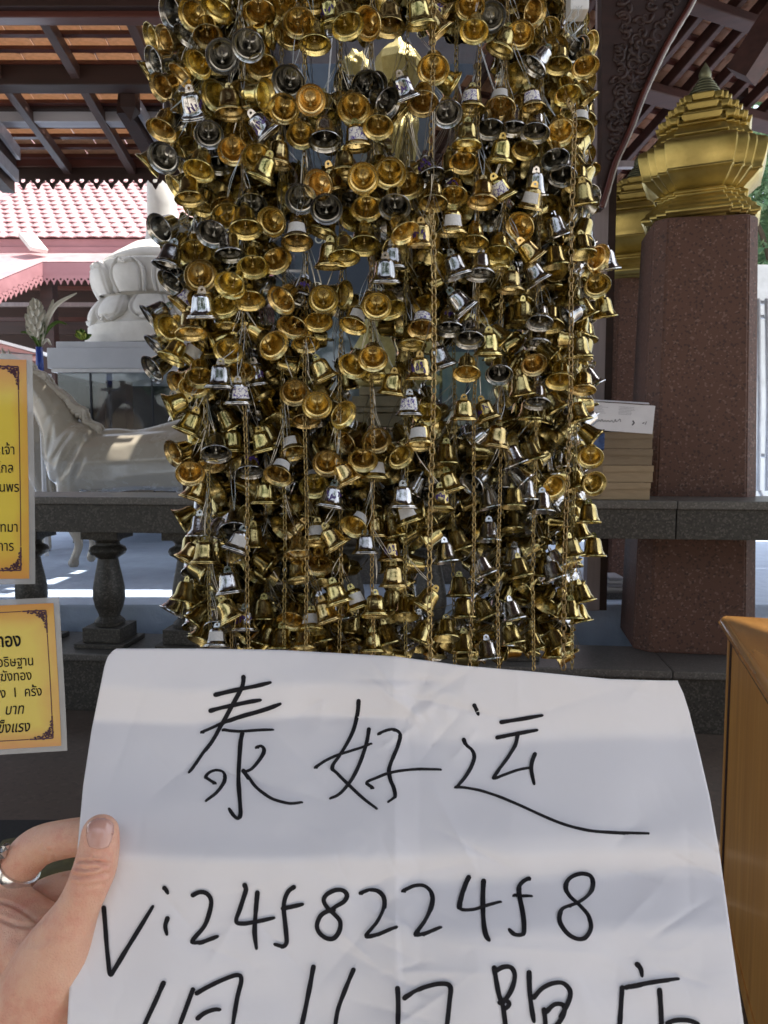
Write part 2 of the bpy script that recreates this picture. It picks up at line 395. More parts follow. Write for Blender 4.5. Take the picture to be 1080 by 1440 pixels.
# ---------------- stone balustrade (its own frame: x along the rail)
RA = P(48, 700, 4.35); RB = P(1080, 706, 3.93)
rd = Vector((RB.x - RA.x, RB.y - RA.y, 0)).normalized(); rn = Vector((-rd.y, rd.x, 0))
ang = math.atan2(rd.y, rd.x)
RM = Matrix.Translation((RA.x, RA.y, 0)) @ Matrix.Rotation(ang, 4, 'Z')
bal = empty('stone_balustrade', (RA.x, RA.y, 0), 'speckled grey granite balustrade with turned balusters running behind the bells', 'balustrade')
bal.rotation_euler.z = ang
def rx_at(px, off=0.0, pyv=720):      # rail-local x seen at pixel column px
    r = ray(px, pyv); o = Vector((RA.x, RA.y)) + Vector((rn.x, rn.y)) * off
    # solve EYE + r*s on line o + rd*t
    a, b_, c, d = r.x, -rd.x, r.y, -rd.y
    det = a * d - b_ * c
    s_, t_ = (o.x * d - b_ * o.y) / det, (a * o.y - c * o.x) / det
    return t_
for i in range(5):
    L0 = -2.2 + i * 1.9
    c = box('coping', (L0 + .002, -.018, 1.186), (L0 + 1.898, .46, 1.229), 'granite_pale', bev=.006); c.parent = bal
    c = box('rail', (L0 + .003, 0.0, 1.028), (L0 + 1.897, .44, 1.185), 'granite', bev=.004); c.parent = bal
    c = box('base_coping', (L0 + .002, -.03, .300), (L0 + 1.898, .48, .340), 'granite_pale', bev=.008); c.parent = bal
    c = box('base_course', (L0 + .003, 0.0, .001), (L0 + 1.897, .44, .299), 'granite', bev=.003); c.parent = bal
prof = [(.085, 0), (.088, .02), (.075, .035), (.060, .05), (.062, .065), (.080, .11), (.092, .17), (.090, .23), (.078, .30), (.064, .37), (.058, .41), (.075, .425), (.100, .44), (.108, .46), (.100, .48), (.072, .495), (.068, .51), (.085, .528), (.085, .535)]
bv, bf = lathe(prof, 28)
b0 = None
for px in (-75, 40, 150, 262, 376, 490, 606, 720):
    x = rx_at(px, .22)
    holder = bpy.data.objects.new('baluster', None) if False else None
    if b0 is None:
        b0 = mk('baluster', bv, bf, 'granite', smooth_=True)
        b0.data.set_sharp_from_angle(angle=math.radians(40)); o = b0
        bb = box('baluster_base', (-.115, -.115, 0), (.115, .115, .085), 'granite', bev=.006)
        bm = bmesh.new(); addbox(bm, (-.15, -.15, 0), (.15, .15, .028), bev=.004); plm = frombm('baluster_foot', bm, 'granite')
        cp = box('baluster_cap', (-.11, -.11, 0), (.11, .11, .055), 'granite', bev=.005)
        trio = (bb, plm, cp)
        srcs = [bb, plm, cp]
    else:
        o = b0.copy(); COL.objects.link(o); srcs = []
        for s_ in trio: c = s_.copy(); COL.objects.link(c); srcs.append(c)
    o.parent = bal; o.location = (x, .22, .345 + .028 + .085)
    o.scale = (1, 1, (1.026 - .055 - (.345 + .113)) / .535)
    for c, z in zip(srcs, (.345 + .026, .342, 1.026 - .054)):
        c.parent = bal; c.location = (x, .22, z)

# ---------------- terrazzo pillars with gilded capitals
def pillar(name, label, cx, cy, z0, z1, w0, w1, rot):
    bm = bmesh.new(); vs = []
    for z, w in ((z0, w0), (z1, w1)):
        c = w * .24
        for (a, b_) in ((1, -1), (1, 1), (-1, 1), (-1, -1)):
            pts = [(a * (w - c), b_ * w), (a * w, b_ * (w - c))] if a * b_ < 0 else [(a * w, b_ * (w - c)), (a * (w - c), b_ * w)]
            for p in pts: vs.append(bm.verts.new((p[0], p[1], z)))
    n = 8
    for i in range(n): bm.faces.new((vs[i], vs[(i + 1) % n], vs[n + (i + 1) % n], vs[n + i]))
    bm.faces.new(vs[n:]); bm.faces.new(list(reversed(vs[:n])))
    bmesh.ops.recalc_face_normals(bm, faces=bm.faces)
    bmesh.ops.bevel(bm, geom=list(bm.edges), offset=.008, segments=2, affect='EDGES')
    o = frombm(name, bm, 'terrazzo', auto=30, smooth_=True); o.location = (cx, cy, 0); o.rotation_euler.z = rot
    return tag(o, label, 'pillar', 'terrazzo pillars')
pf = P(996, 700, 4.32); pf.y += .29
pb = P(905, 560, 5.85); pb.y += .25
# heights
ztop_f = P(992, 303, 4.34).z; ztop_b = P(905, 388, 5.86).z
pillar('pillar', 'large red brown terrazzo pillar beside the cardboard boxes, speckled with pale chips', pf.x, pf.y, 0.341, ztop_f, .335, .275, math.radians(-9))
pillar('pillar', 'farther narrower terrazzo pillar half hidden behind the large front pillar', pb.x + .02, pb.y, 0.49, ztop_b, .255, .235, math.radians(-9))
def redent(s):
    k = [(.54, 1.0), (.54, .83), (.71, .83), (.71, .71), (.83, .71), (.83, .54), (1.0, .54)]
    pts = []
    for q in range(4):
        a = q * math.pi / 2; c, d = round(math.cos(a)), round(math.sin(a))
        for x, y in reversed(k): pts.append((s * (x * c - y * d), s * (x * d + y * c)))
    # drop duplicates, keep order
    return pts
def stack(levels):
    V = []; Fa = []; n = 28
    for z, s in levels: V += [(x, y, z) for x, y in redent(s)]
    for k in range(len(levels) - 1):
        for i in range(n): j = (i + 1) % n; Fa.append((k * n + i, k * n + j, (k + 1) * n + j, (k + 1) * n + i))
    Fa.append(tuple(reversed(range(n)))); Fa.append(tuple((len(levels) - 1) * n + i for i in range(n)))
    return V, Fa
def capital(px, D, ybase, sc, label, rot, yb_px):
    g = Vector((px, D, ybase)); root = empty('gilded_capital', g, label, 'capital', 'gilded capitals on the pillars')
    root.rotation_euler.z = rot
    u = D / F * sc; off_y = (yb_px - 303)
    def fz(y, s): return P(0, 303 + (y - 303) * sc + off_y, D - s * u).z - ybase
    def lv(a): return [(fz(y, s), s * u * (D - s * u) / D) for y, s in a]
    def addp(name, a, mat='gold_leaf', bev=.004):
        v, f = stack(lv(a)); o = mk(name, v, f, mat, root)
        md = o.modifiers.new('bevel', 'BEVEL'); md.width = bev; md.segments = 2; md.limit_method = 'ANGLE'; md.angle_limit = math.radians(35)
        o.data.polygons.foreach_set('use_smooth', [True] * len(o.data.polygons))
        return o
    addp('base_moulding', [(303, 66), (299, 68), (297, 76), (293, 78), (290, 82), (285, 82), (283, 76), (279, 75), (277, 68), (273, 67), (271, 60), (266, 59), (264, 64), (261, 64), (259, 58)])
    addp('bowl', [(259, 57), (252, 62), (242, 70), (233, 76), (229, 79), (226, 83), (224, 81), (214, 84), (200, 87), (188, 89), (183, 89), (180, 85), (180, 70)])
    addp('lid', [(180, 64), (176, 67), (172, 62), (168, 60), (166, 52), (164, 52)])
    for y, s in ((165, 58), (150, 46), (137, 32)):
        # tiers of small antefixes: slab plus individually shaped blocks
        addp('tier_slab', [(y, s), (y - 2, s + 1), (y - 4, s), (y - 3.4, s - 9), (y - 11, s - 11)], bev=.002)
        for q in range(4):
            a = q * math.pi / 2
            for off, out, w in ((0, 1.0, .44), (-.64, .84, .15), (.64, .84, .15), (-.84, .66, .13), (.84, .66, .13)):
                bm = bmesh.new(); ww = w * s * u; h = 9 * u
                vs = []
                for z, ex, o_ in ((0, .86, 0), (h * .35, .96, 1.2 * u), (h * .8, 1.0, 2.6 * u), (h, .92, 2.2 * u)):
                    for sx, sy in ((-1, -1), (1, -1), (1, 1), (-1, 1)):
                        vs.append(bm.verts.new((sx * ww * ex, sy * 4 * u + (o_ if sy > 0 else 0), z)))
                for k in range(3):
                    for i in range(4): j = (i + 1) % 4; bm.faces.new((vs[k * 4 + i], vs[k * 4 + j], vs[k * 4 + 4 + j], vs[k * 4 + 4 + i]))
                bm.faces.new(vs[12:]); bm.faces.new(vs[3::-1])
                bmesh.ops.recalc_face_normals(bm, faces=bm.faces)
                o = frombm('antefix', bm, 'gold_leaf', root)
                c, d = math.cos(a), math.sin(a); lx, ly = off * s * u, out * s * u - 3 * u
                o.location = (lx * c - ly * d, lx * d + ly * c, fz(y, s) + 3.8 * u); o.rotation_euler.z = a
                md = o.modifiers.new('bevel', 'BEVEL'); md.width = .003; md.segments = 2
    pr = []
    z = 176; r = 27
    pr.append((r, 127))
    yy = 127
    while yy > 104:
        pr += [(r - 1.5, yy), (r + 1.2, yy - 1.0), (r + 1.4, yy - 2.2), (r - 1.6, yy - 3.2)]; yy -= 3.8; r -= 3.1
    pr += [(6.5, 102), (8.5, 97), (8, 92), (5, 87), (1.5, 83), (.3, 81)]
    v, f = lathe([(a * u, fz(y, a)) for a, y in pr], 24)
    o = mk('spire', v, f, 'spire', root, smooth_=True); o.data.set_sharp_from_angle(angle=math.radians(50))
    return root
M['spire'] = basic('spire', (0.22, 0.22, 0.13), (0.12, 0.13, 0.08), rough=0.45, metal=0.5, scale=30)
capital(pf.x + .02, pf.y, ztop_f, .97, 'large gilded stepped capital with ringed spire on the front pillar', math.radians(-24), 303)
capital(pb.x, pb.y, ztop_b, .78, 'farther gilded capital on the rear pillar, its bowl half hidden', math.radians(-24), 388)

# ---------------- wooden post with carved bracket
p0 = P(831, 560, 4.75); p1 = P(850, 560, 4.75)
pw = p1.x - p0.x
post = empty('wooden_post', (p0.x, 4.75, .49), 'slim violet grey wooden post standing behind the rail beside the bells', 'post')
box('shaft', (p0.x, 4.75, .49), (p1.x, 4.75 + .09, 5.2), 'post_wood', post, bev=.004)
box('shaded_face', (p1.x + .001, 4.76, .49), (P(868, 560, 4.75).x - .03, 4.92, 5.2), 'dark_wood', post, bev=.004)  # shaded right side of the post, made as a darker strip
br = empty('carved_bracket', (p1.x + .03, 4.70, 3.0), 'dark red brown carved eave bracket curving up beside the gilded capital', 'bracket')
edge = [(850, 292), (857, 270), (868, 232), (880, 205), (893, 175), (902, 150), (912, 125), (925, 97), (938, 70), (955, 40), (972, 12), (990, -25)]
edge = [(a, b_) for a, b_, in catmull(edge, 4)]
outl = edge + [(990, -60), (846, -60), (846, 292)]
bm = bmesh.new()
fr_ = [bm.verts.new(P(x, y, 4.64)) for x, y in outl]
f0 = bm.faces.new(fr_)
ex = bmesh.ops.extrude_face_region(bm, geom=[f0]); 
for v in [g for g in ex['geom'] if isinstance(g, bmesh.types.BMVert)]: v.co.y += .09
bmesh.ops.recalc_face_normals(bm, faces=bm.faces)
keep(frombm('panel', bm, 'dark_wood'), br)
# carved beading along the edge and scrolls in the field
v, f = tube([P(x - 4, y, 4.62) for x, y in edge], .016, 8)
keep(mk('edge_moulding', v, f, 'red_wood', smooth_=True), br)
v, f = tube([P(x + .3, y, 4.615) for x, y in edge], [.0035 + .003 * abs(math.sin(i * 1.9)) for i in range(len(edge))], 6)
keep(mk('pale_edge', v, f, 'plain_sticker', smooth_=True), br)
random.seed(3)
for i in range(26):
    t_ = i / 26; yb = -10 + 270 * t_
    xr = interp([(y, x) for x, y in sorted(edge, key=lambda q: q[1])], yb)
    for k in range(3):
        xx = lerp(862, xr - 14, (k + .5) / 3) + random.uniform(-5, 5)
        if xr - xx < 12 or xx < 860: continue
        yv = yb + random.uniform(-4, 4); r0 = random.uniform(6, 11); ph = random.uniform(0, 6.3); sg = random.choice((-1, 1))
        pts = [P(xx + r0 * (1 - s_ / 14) * math.cos(ph + sg * s_ * .55), yv + r0 * (1 - s_ / 14) * math.sin(ph + sg * s_ * .55), 4.642) for s_ in range(12)]
        v, f = tube(pts, [.017 * (1 - s_ / 16) for s_ in range(12)], 6)
        keep(mk('scroll', v, f, 'dark_wood', smooth_=True), br)

def slab(pts, th, name, mat, root):
    V = [Vector(p) for p in pts]; V += [p + Vector((0, 0, th)) for p in V]
    keep(mk(name, V, [(3, 2, 1, 0), (4, 5, 6, 7), (0, 1, 5, 4), (1, 2, 6, 5), (2, 3, 7, 6), (3, 0, 4, 7)], mat), root)
# ---------------- pavilion roofs seen from below: panels of rafters, battens and single tiles
tile_mesh = {}
def tile_me(mat):
    if mat in tile_mesh: return tile_mesh[mat]
    bm = bmesh.new(); W_, L_, th = .5, .5, .055
    rows = []
    for k, yv in enumerate((-.58, .5)):
        for z in (0, th):
            rows.append([bm.verts.new((x, yv - (.10 if (k == 0 and abs(x) < .1) else 0), z + (.05 if k == 0 else 0) + .035 * math.cos(x * 2 * math.pi))) for x in (-.485, -.24, 0, .24, .485)])
    a, b_, c, d = rows
    for i in range(4):
        bm.faces.new((a[i], c[i], c[i + 1], a[i + 1])); bm.faces.new((b_[i], b_[i + 1], d[i + 1], d[i]))
        bm.faces.new((a[i], a[i + 1], b_[i + 1], b_[i])); bm.faces.new((c[i], d[i], d[i + 1], c[i + 1]))
    bm.faces.new((a[0], b_[0], d[0], c[0])); bm.faces.new((a[4], c[4], d[4], b_[4]))
    bmesh.ops.recalc_face_normals(bm, faces=bm.faces)
    me = bpy.data.meshes.new('tile'); bm.to_mesh(me); bm.free(); me.materials.append(M[mat]); tile_mesh[mat] = me
    return me
def roof_panel(root, org, f1, f2, u0, u1, v0, v1, tw, tl, rafters, battens, purlins, tmat='terracotta', rw=.07, seed=1, rmat='rafter_wood'):
    """org + f1*u + f2*v ; n up. f1 along the eave, f2 down the slope."""
    rnd = random.Random(seed)
    f1 = f1.normalized(); f2 = (f2 - f1 * f2.dot(f1)).normalized(); n = f1.cross(f2)
    if n.z < 0: n = -n
    Mx = Matrix((f1, -f2, n)).transposed().to_4x4()
    if Mx.determinant() < 0: Mx = Matrix((-f1, -f2, n)).transposed().to_4x4()
    cu = int((u1 - u0) / tw); cv = int((v1 - v0) / tl)
    for j in range(cv):
        for i in range(cu):
            o = bpy.data.objects.new('roof_tile', tile_me(tmat)); COL.objects.link(o)
            c = org + f1 * (u0 + (i + .5 + (.5 if j % 2 else 0)) * tw) + f2 * (v0 + (j + .5) * tl) + n * rnd.uniform(0, .006)
            o.matrix_world = Matrix.Translation(c) @ Mx @ Matrix.Rotation(rnd.uniform(-.03, .03), 4, 'Z') @ Matrix.Diagonal((tw, tl * 1.05, tl * .9, 1))
            w_ = o.matrix_world.copy(); o.parent = root; o.matrix_parent_inverse = parent_matrix(root).inverted(); o.matrix_basis = w_
    for v_ in battens:
        bm = bmesh.new(); a = org + f1 * u0 + f2 * v_ - n * .022; b_ = org + f1 * u1 + f2 * v_ - n * .022
        bar(bm, a, b_, .035, .03, n); keep(frombm('batten', bm, 'red_wood'), root)
    for u_ in rafters:
        bm = bmesh.new(); a = org + f1 * u_ + f2 * v0 - n * .085; b_ = org + f1 * u_ + f2 * v1 - n * .085
        bar(bm, a, b_, rw, .09, n); bmesh.ops.bevel(bm, geom=list(bm.edges), offset=.004, segments=1, affect='EDGES'); keep(frombm('rafter', bm, rmat), root)
    for v_, w_, h_, m_ in purlins:
        bm = bmesh.new(); a = org + f1 * u0 + f2 * v_ - n * (.132 + h_ / 2); b_ = org + f1 * u1 + f2 * v_ - n * (.132 + h_ / 2)
        bar(bm, a, b_, w_, h_, n); bmesh.ops.bevel(bm, geom=list(bm.edges), offset=.006, segments=1, affect='EDGES'); keep(frombm('purlin', bm, m_), root)

rl = empty('pavilion_roof', P(100, 235, 7.0), 'underside of the near tiled roof with dark beams above the horse at upper left', 'roof')
eo = P(100, 226, 7.0)
f2 = Vector((130, 1088, -218)).normalized()
SL = 218 / 1088
# v along the slope measured back from the eave (negative = towards us)
roof_panel(rl, eo, Vector((1, 0, 0)), f2, -1.9, 1.6, -3.1, 0.0, .26, .145,
           [-1.70 + .56 * i for i in range(6)], [-.10 - .145 * i for i in range(20)], [], 'terracotta', .062, 4)
def beam(name, ya, yb, D, x0, x1, dep, mat, root):     # a horizontal beam whose face spans these photo rows
    zt, zb = P(0, ya, D).z, P(0, yb, D).z
    return box(name, (x0, D, zb), (x1, D + dep, zt), mat, root, bev=.008)
beam('beam', 87, 119, 5.75, -3.5, -.85, .14, 'dark_wood', rl)
beam('beam', 153, 171, 6.25, -3.8, -.85, .12, 'lit_wood', rl)  # lit front of the beam, its brightness painted in
beam('beam', 145, 153, 6.20, -3.8, -.85, .16, 'dark_wood', rl)
beam('beam', -25, 9, 5.0, -3.2, -.75, .2, 'dark_wood', rl)
beam('beam', 10, 24, 5.05, -3.2, -.75, .10, 'red_wood', rl)
beam('fascia', 219, 235, 6.98, -4.4, -.95, .05, 'red_wood', rl)
beam('fascia', 235, 247, 6.99, -4.4, -.95, .05, 'dark_wood', rl)
# pendant post
zt, zb = P(0, -60, 5.9).z, P(0, 150, 5.9).z
a, c = P(168, 100, 5.9).x, P(189, 100, 5.9).x
bm = bmesh.new(); addbox(bm, (a, 5.9, zb), (c, 6.02, zt)); 
tip = bm.verts.new(((a + c) / 2, 5.96, P(0, 166, 5.9).z))
bq = [bm.verts.new(q) for q in ((a, 5.9, zb - .001), (c, 5.9, zb - .001), (c, 6.02, zb - .001), (a, 6.02, zb - .001))]
for i in range(4): bm.faces.new((bq[i], bq[(i + 1) % 4], tip))
bmesh.ops.recalc_face_normals(bm, faces=bm.faces)
keep(frombm('pendant_post', bm, 'dark_wood'), rl)
# diagonal braces, light on their faces painted as pale bars beside dark wood
for (xa, ya, xb, yb_, da, db) in ((186, 135, 232, 212, 5.95, 6.6), (-12, 165, 26, 216, 5.95, 6.6), (-22, 200, 24, 248, 5.95, 6.6)):
    bm = bmesh.new(); bar(bm, P(xa, ya, da), P(xb, yb_, db), .03, .10); keep(frombm('brace', bm, 'lit_wood'), rl)
    bm = bmesh.new(); bar(bm, P(xa - 12, ya + 10, da + .05), P(xb - 12, yb_ + 10, db + .05), .10, .16); keep(frombm('brace', bm, 'dark_wood'), rl)
# fretwork valance: one piece per lobe
def lobe_mesh(w, h, mat):
    bm = bmesh.new(); n = 10
    outer = [(-w / 2, 0), (-w / 2, -h * .35), (-w * .36, -h * .55), (-w * .22, -h * .62), (-w * .1, -h * .86), (0, -h), (w * .1, -h * .86), (w * .22, -h * .62), (w * .36, -h * .55), (w / 2, -h * .35), (w / 2, 0)]
    # outer outline with a pierced hole: ring of quads
    hc = (0, -h * .40); cnt = len(outer)
    ov = []; iv = []
    for x, z in outer:
        a = math.atan2(z - hc[1], x - hc[0]); rr = min(w * .17, h * .2)
        ov.append((x, z)); iv.append((hc[0] + rr * math.cos(a), hc[1] + rr * math.sin(a)))
    V = []; Fa = []
    for y in (0, .02):
        V += [(x, y, z) for x, z in ov] + [(x, y, z) for x, z in iv]
    for i in range(cnt):
        j = (i + 1) % cnt
        Fa += [(i, j, cnt + j, cnt + i), (2 * cnt + j, 2 * cnt + i, 3 * cnt + i, 3 * cnt + j), (i, 2 * cnt + i, 2 * cnt + j, j), (cnt + i, cnt + j, 3 * cnt + j, 3 * cnt + i)]
    me = bpy.data.meshes.new('fret'); me.from_pydata(V, [], Fa); me.update(); me.materials.append(M[mat]); bm.free(); return me
w_l = 20 * 6.97 / F
fm = lobe_mesh(w_l, (264 - 244) * 6.97 / F, 'dark_wood')
zf = P(0, 245, 6.97).z
for i in range(21):
    o = bpy.data.objects.new('fret', fm); COL.objects.link(o); keep(o, rl); o.matrix_basis = Matrix.Translation((P(-30, 245, 6.97).x + i * w_l, 6.965, zf))

# upper roof out of view, its edges and openings set for the light
ur = empty('pavilion_canopy', (0, 3, 6.6), 'dark boarded ceiling of the pavilion high above the bells', 'roof')
slab([(-7, -1.5, 4.4), (3.3, -1.5, 4.4), (3.3, 3.2, 6.9), (-7, 3.2, 6.9)], .08, 'ceiling_slope', 'dark_wood', ur)
slab([(-7, 3.2, 6.9), (7, 3.2, 6.9), (7, 4.9, 6.1), (-7, 4.9, 6.1)], .08, 'ceiling_slope', 'dark_wood', ur)
slab([(1.0, 4.91, 6.1), (7, 4.91, 6.1), (7, 6.74, 5.76), (1.0, 6.74, 5.76)], .08, 'ceiling_slope', 'dark_wood', ur)  # unseen piece added to keep the sun off the right side
slab([(-1.0, 4.91, 6.1), (.99, 4.91, 6.1), (.99, 5.5, 6.0), (-1.0, 5.5, 6.0)], .08, 'ceiling_slope', 'dark_wood', ur)  # unseen strip added, left open beyond it so sun reaches the statue
slab([(-7, 6.75, 5.75), (7, 6.75, 5.75), (7, 8.6, 5.2), (-7, 8.6, 5.2)], .08, 'sun_screen', 'dark_wood', ur)  # unseen slab added to set where the roof's shadow ends
for i in range(8):
    bm = bmesh.new(); x = -4 + i; bar(bm, (x, -1.5, 4.32), (x, 3.2, 6.82), .09, .12); keep(frombm('rafter', bm, 'rafter_wood'), ur)
for y, z in ((-1.4, 4.3), (1.0, 5.4), (2.2, 6.1)):
    bm = bmesh.new(); bar(bm, (-7, y, z), (3.3, y, z), .14, .18); keep(frombm('beam', bm, 'dark_wood'), ur)

# right hand roof bay
rr_ = empty('side_roof', P(980, 60, 6.2), 'underside of the right hand tiled roof with reddish battens above the capital', 'roof')
g1 = Vector((2260, 1088, 0)).normalized(); g2 = Vector((15, 1088, -446)).normalized()
roof_panel(rr_, P(980, 60, 6.0), g1, g2, -1.6, 1.2, -1.4, 2.9, .20, .21, [-1.55 + .215 * i for i in range(13)], [-1.3 + .21 * i for i in range(20)],
           [(-.34, .09, .10, 'matt_wood'), (.34, .12, .10, 'matt_wood'), (1.35, .10, .08, 'matt_wood'), (2.3, .10, .08, 'matt_wood')], 'terracotta_pale', .05, 9, 'matt_wood')
bm = bmesh.new(); bar(bm, P(1150, -60, 5.2), P(1042, 108, 5.5), .2, .16); keep(frombm('hip_beam', bm, 'matt_wood'), rr_)
bm = bmesh.new(); bar(bm, P(868, 100, 6.3), P(1045, 118, 6.6), .12, .26); keep(frombm('tie_beam', bm, 'dark_wood'), rr_)
bm = bmesh.new(); bar(bm, P(850, 232, 6.6), P(895, 232, 6.6), .06, .05); keep(frombm('pale_batten', bm, 'post_wood'), rr_)

# ---------------- posts, wall and trees added behind the camera for the bells' reflections
for i, (x, y, w_, lb) in enumerate(((-2.3, -1.1, .30, 'square dark pavilion post behind the viewer on the left, added for reflections'), (2.9, -1.2, .30, 'square dark pavilion post behind the viewer on the right, added for reflections'), (-3.4, 2.0, .26, 'square dark pavilion post left of the signs outside the frame, added for reflections'), (3.1, 2.9, .26, 'square dark pavilion post right of the cabinet outside the frame, added for reflections'))):
    po = empty('reflection_post', (x, y, 0), lb, 'post')
    zt_ = 4.4 + (y + 1.5) * .53
    box('shaft', (x - w_ / 2, y - w_ / 2, .31), (x + w_ / 2, y + w_ / 2, zt_ - .03), 'dark_wood', po, bev=.02)
    box('base', (x - w_ / 2 - .06, y - w_ / 2 - .06, .001), (x + w_ / 2 + .06, y + w_ / 2 + .06, .309), 'granite_pale', po, bev=.02)
bw = empty('sky_block_wall', (0, -8, 0), 'unseen cream wall with dark coping behind the viewer, added to cut low sky', 'wall')  # added wall, cuts off low sky light from behind
M['plaster'] = basic('plaster', (0.34, 0.29, 0.22), (0.26, 0.22, 0.17), 0.8, scale=3)
for i in range(6):
    box('wall_bay', (-12 + i * 4 + .01, -8.2, 0), (-8 + i * 4 - .01, -8.0, 2.6), 'plaster', bw)
    box('wall_coping', (-12 + i * 4, -8.3, 2.601), (-8 + i * 4, -7.9, 2.75), 'dark_wood', bw)
for i, (x, y, h, lb) in enumerate(((-6, -11, 8, 'unseen round dark green tree added behind the viewer on the left to block sky'), (1.5, -12.5, 6.5, 'unseen lower dark green tree added straight behind the viewer to block sky'), (7.5, -10.5, 9, 'unseen tall dark green tree added behind the viewer on the right to block sky'))):
    t_ = empty('tree', (x, y, 0), lb, 'tree')
    bm = bmesh.new(); bar(bm, (x, y, 0), (x + .2, y, h * .6), .35, .3, Vector((0, 1, 0))); keep(frombm('trunk', bm, 'trunk'), t_)
    rt = random.Random(i); REAR = [((x + rt.gauss(0, 1.6), y + rt.gauss(0, 1), rt.uniform(h * .4, h)), rt.uniform(.8, 1.5)) for _ in range(14)]
    rn2 = random.Random(i); V = []; Fa = []
    for q in range(3500):
        c, r = rn2.choice(REAR); d = Vector((rn2.gauss(0, 1), rn2.gauss(0, 1), rn2.gauss(0, 1))).normalized() * r * rn2.random() ** .4
        p = Vector(c) + d; a_ = Vector((rn2.gauss(0, 1), rn2.gauss(0, 1), rn2.gauss(0, .6))).normalized(); b_ = a_.orthogonal().normalized(); k = len(V)
        V += [p - a_ * .26, p + b_ * .15, p + a_ * .26, p - b_ * .15]; Fa.append((k, k + 1, k + 2, k + 3))
    keep(mk('crown', V, Fa, 'foliage'), t_)

# ---------------- far pavilion beyond the platform, sunlit
fp = empty('far_pavilion', P(100, 360, 16), 'sunlit pavilion with pale pink tiled roof across the court', 'pavilion')
ro = P(0, 333, 16.0)
sl = Vector((0, -1, -.66)).normalized()
rnd = random.Random(5)
cu, cv = 20, 15; tw, tl = 18.5 * 16 / F, .30
nrm = Vector((0, -.66, 1)).normalized()
for j in range(cv):
    for i in range(cu):
        if len([1]) and j * cu + i >= 299: break
        o = bpy.data.objects.new('roof_tile', tile_me('roof_tile')); COL.objects.link(o)
        c = ro - sl * ((j + .3) * tl) + Vector(((i - 3 + .5 * (j % 2)) * tw, 0, 0)) + nrm * rnd.uniform(0, .01)
        Mx = Matrix((Vector((1, 0, 0)), -sl, nrm)).transposed().to_4x4()
        w_ = Matrix.Translation(c) @ Mx @ Matrix.Rotation(rnd.uniform(-.03, .03), 4, 'Z') @ Matrix.Diagonal((tw, tl * 1.1, tl * 1.4, 1))
        keep(o, fp); o.matrix_basis = w_
slab([(-14, 16.0, ro.z - .12), (6, 16.0, ro.z - .12), (6, 23, ro.z - .12 + 4.62), (-14, 23, ro.z - .12 + 4.62)], .06, 'roof_deck', 'roof_tile', fp)
beam('eave_board', 336, 347, 15.95, -14, 6, .08, 'pink_wood', fp)
beam('eave_board', 347, 357, 15.90, -14, 6, .08, 'pink_wood', fp)
bm = bmesh.new(); bar(bm, P(38, 331, 15.6), P(55, 352, 15.3), .34, .08); keep(frombm('gable_plate', bm, 'white_stone'), fp)
# lower tier: top strip, hip end to the left
zt = P(0, 357, 15.4).z; z2 = P(0, 368, 15.0).z
a = P(60, 368, 15.0); b_ = P(420, 368, 15.0); c = P(420, 356, 15.8); d = P(52, 356, 15.8)
e = P(-60, 418, 13.4); g_ = P(-60, 356, 15.8)
keep(mk('lower_roof', [a, b_, c, d, e, g_], [(0, 1, 2, 3), (0, 3, 5, 4)], 'roof_tile'), fp)
def strip(name, pa, pb_, h, mat, th=.05):
    V = [pa, pb_, pb_ - Vector((0, 0, h)), pa - Vector((0, 0, h))]; V = [Vector(q) for q in V]; V += [q + Vector((0, th, 0)) for q in V]
    keep(mk(name, V, [(0, 1, 2, 3), (7, 6, 5, 4), (0, 4, 5, 1), (1, 5, 6, 2), (2, 6, 7, 3), (3, 7, 4, 0)], mat), fp)
dn = Vector((0, 0, .012))
strip('fascia', a - dn, b_ - dn, .24, 'pink_wood'); strip('fascia', e - dn, a - dn, .24, 'pink_wood')
fl = .24; lw = 9.5 * 15 / F
fm2 = lobe_mesh(lw, 13 * 15 / F, 'pink_wood')
for i in range(26):
    o = bpy.data.objects.new('fret', fm2); COL.objects.link(o); keep(o, fp)
    o.matrix_basis = Matrix.Translation((a.x + (i + .5) * lw, 15.0, a.z - .25))
dv = (a - e); nL = 16; angL = math.atan2(dv.y, dv.x)
for i in range(nL):
    q = e + dv * ((i + .5) / nL)
    o = bpy.data.objects.new('fret', fm2); COL.objects.link(o); keep(o, fp)
    o.matrix_basis = Matrix.Translation(q - Vector((0, 0, .25))) @ Matrix.Rotation(angL, 4, 'Z')
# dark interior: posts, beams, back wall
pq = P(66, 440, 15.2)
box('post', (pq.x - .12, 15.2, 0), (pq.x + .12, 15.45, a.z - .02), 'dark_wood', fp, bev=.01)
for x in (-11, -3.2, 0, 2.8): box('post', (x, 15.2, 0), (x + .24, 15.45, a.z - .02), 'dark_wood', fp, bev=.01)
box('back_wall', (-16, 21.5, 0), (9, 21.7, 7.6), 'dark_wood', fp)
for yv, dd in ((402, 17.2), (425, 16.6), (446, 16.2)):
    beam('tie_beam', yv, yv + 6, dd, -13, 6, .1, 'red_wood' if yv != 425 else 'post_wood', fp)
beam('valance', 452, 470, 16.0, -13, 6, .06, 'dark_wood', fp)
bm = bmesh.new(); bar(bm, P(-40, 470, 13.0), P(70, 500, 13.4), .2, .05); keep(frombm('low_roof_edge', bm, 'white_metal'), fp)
lo = empty('low_roof', P(20, 500, 12.5), 'low red tiled roof glimpsed behind the white flower at left', 'roof')
V = [P(-60, 500, 12.0), P(58, 508, 12.6), P(60, 498, 13.6), P(-60, 470, 14.4)]
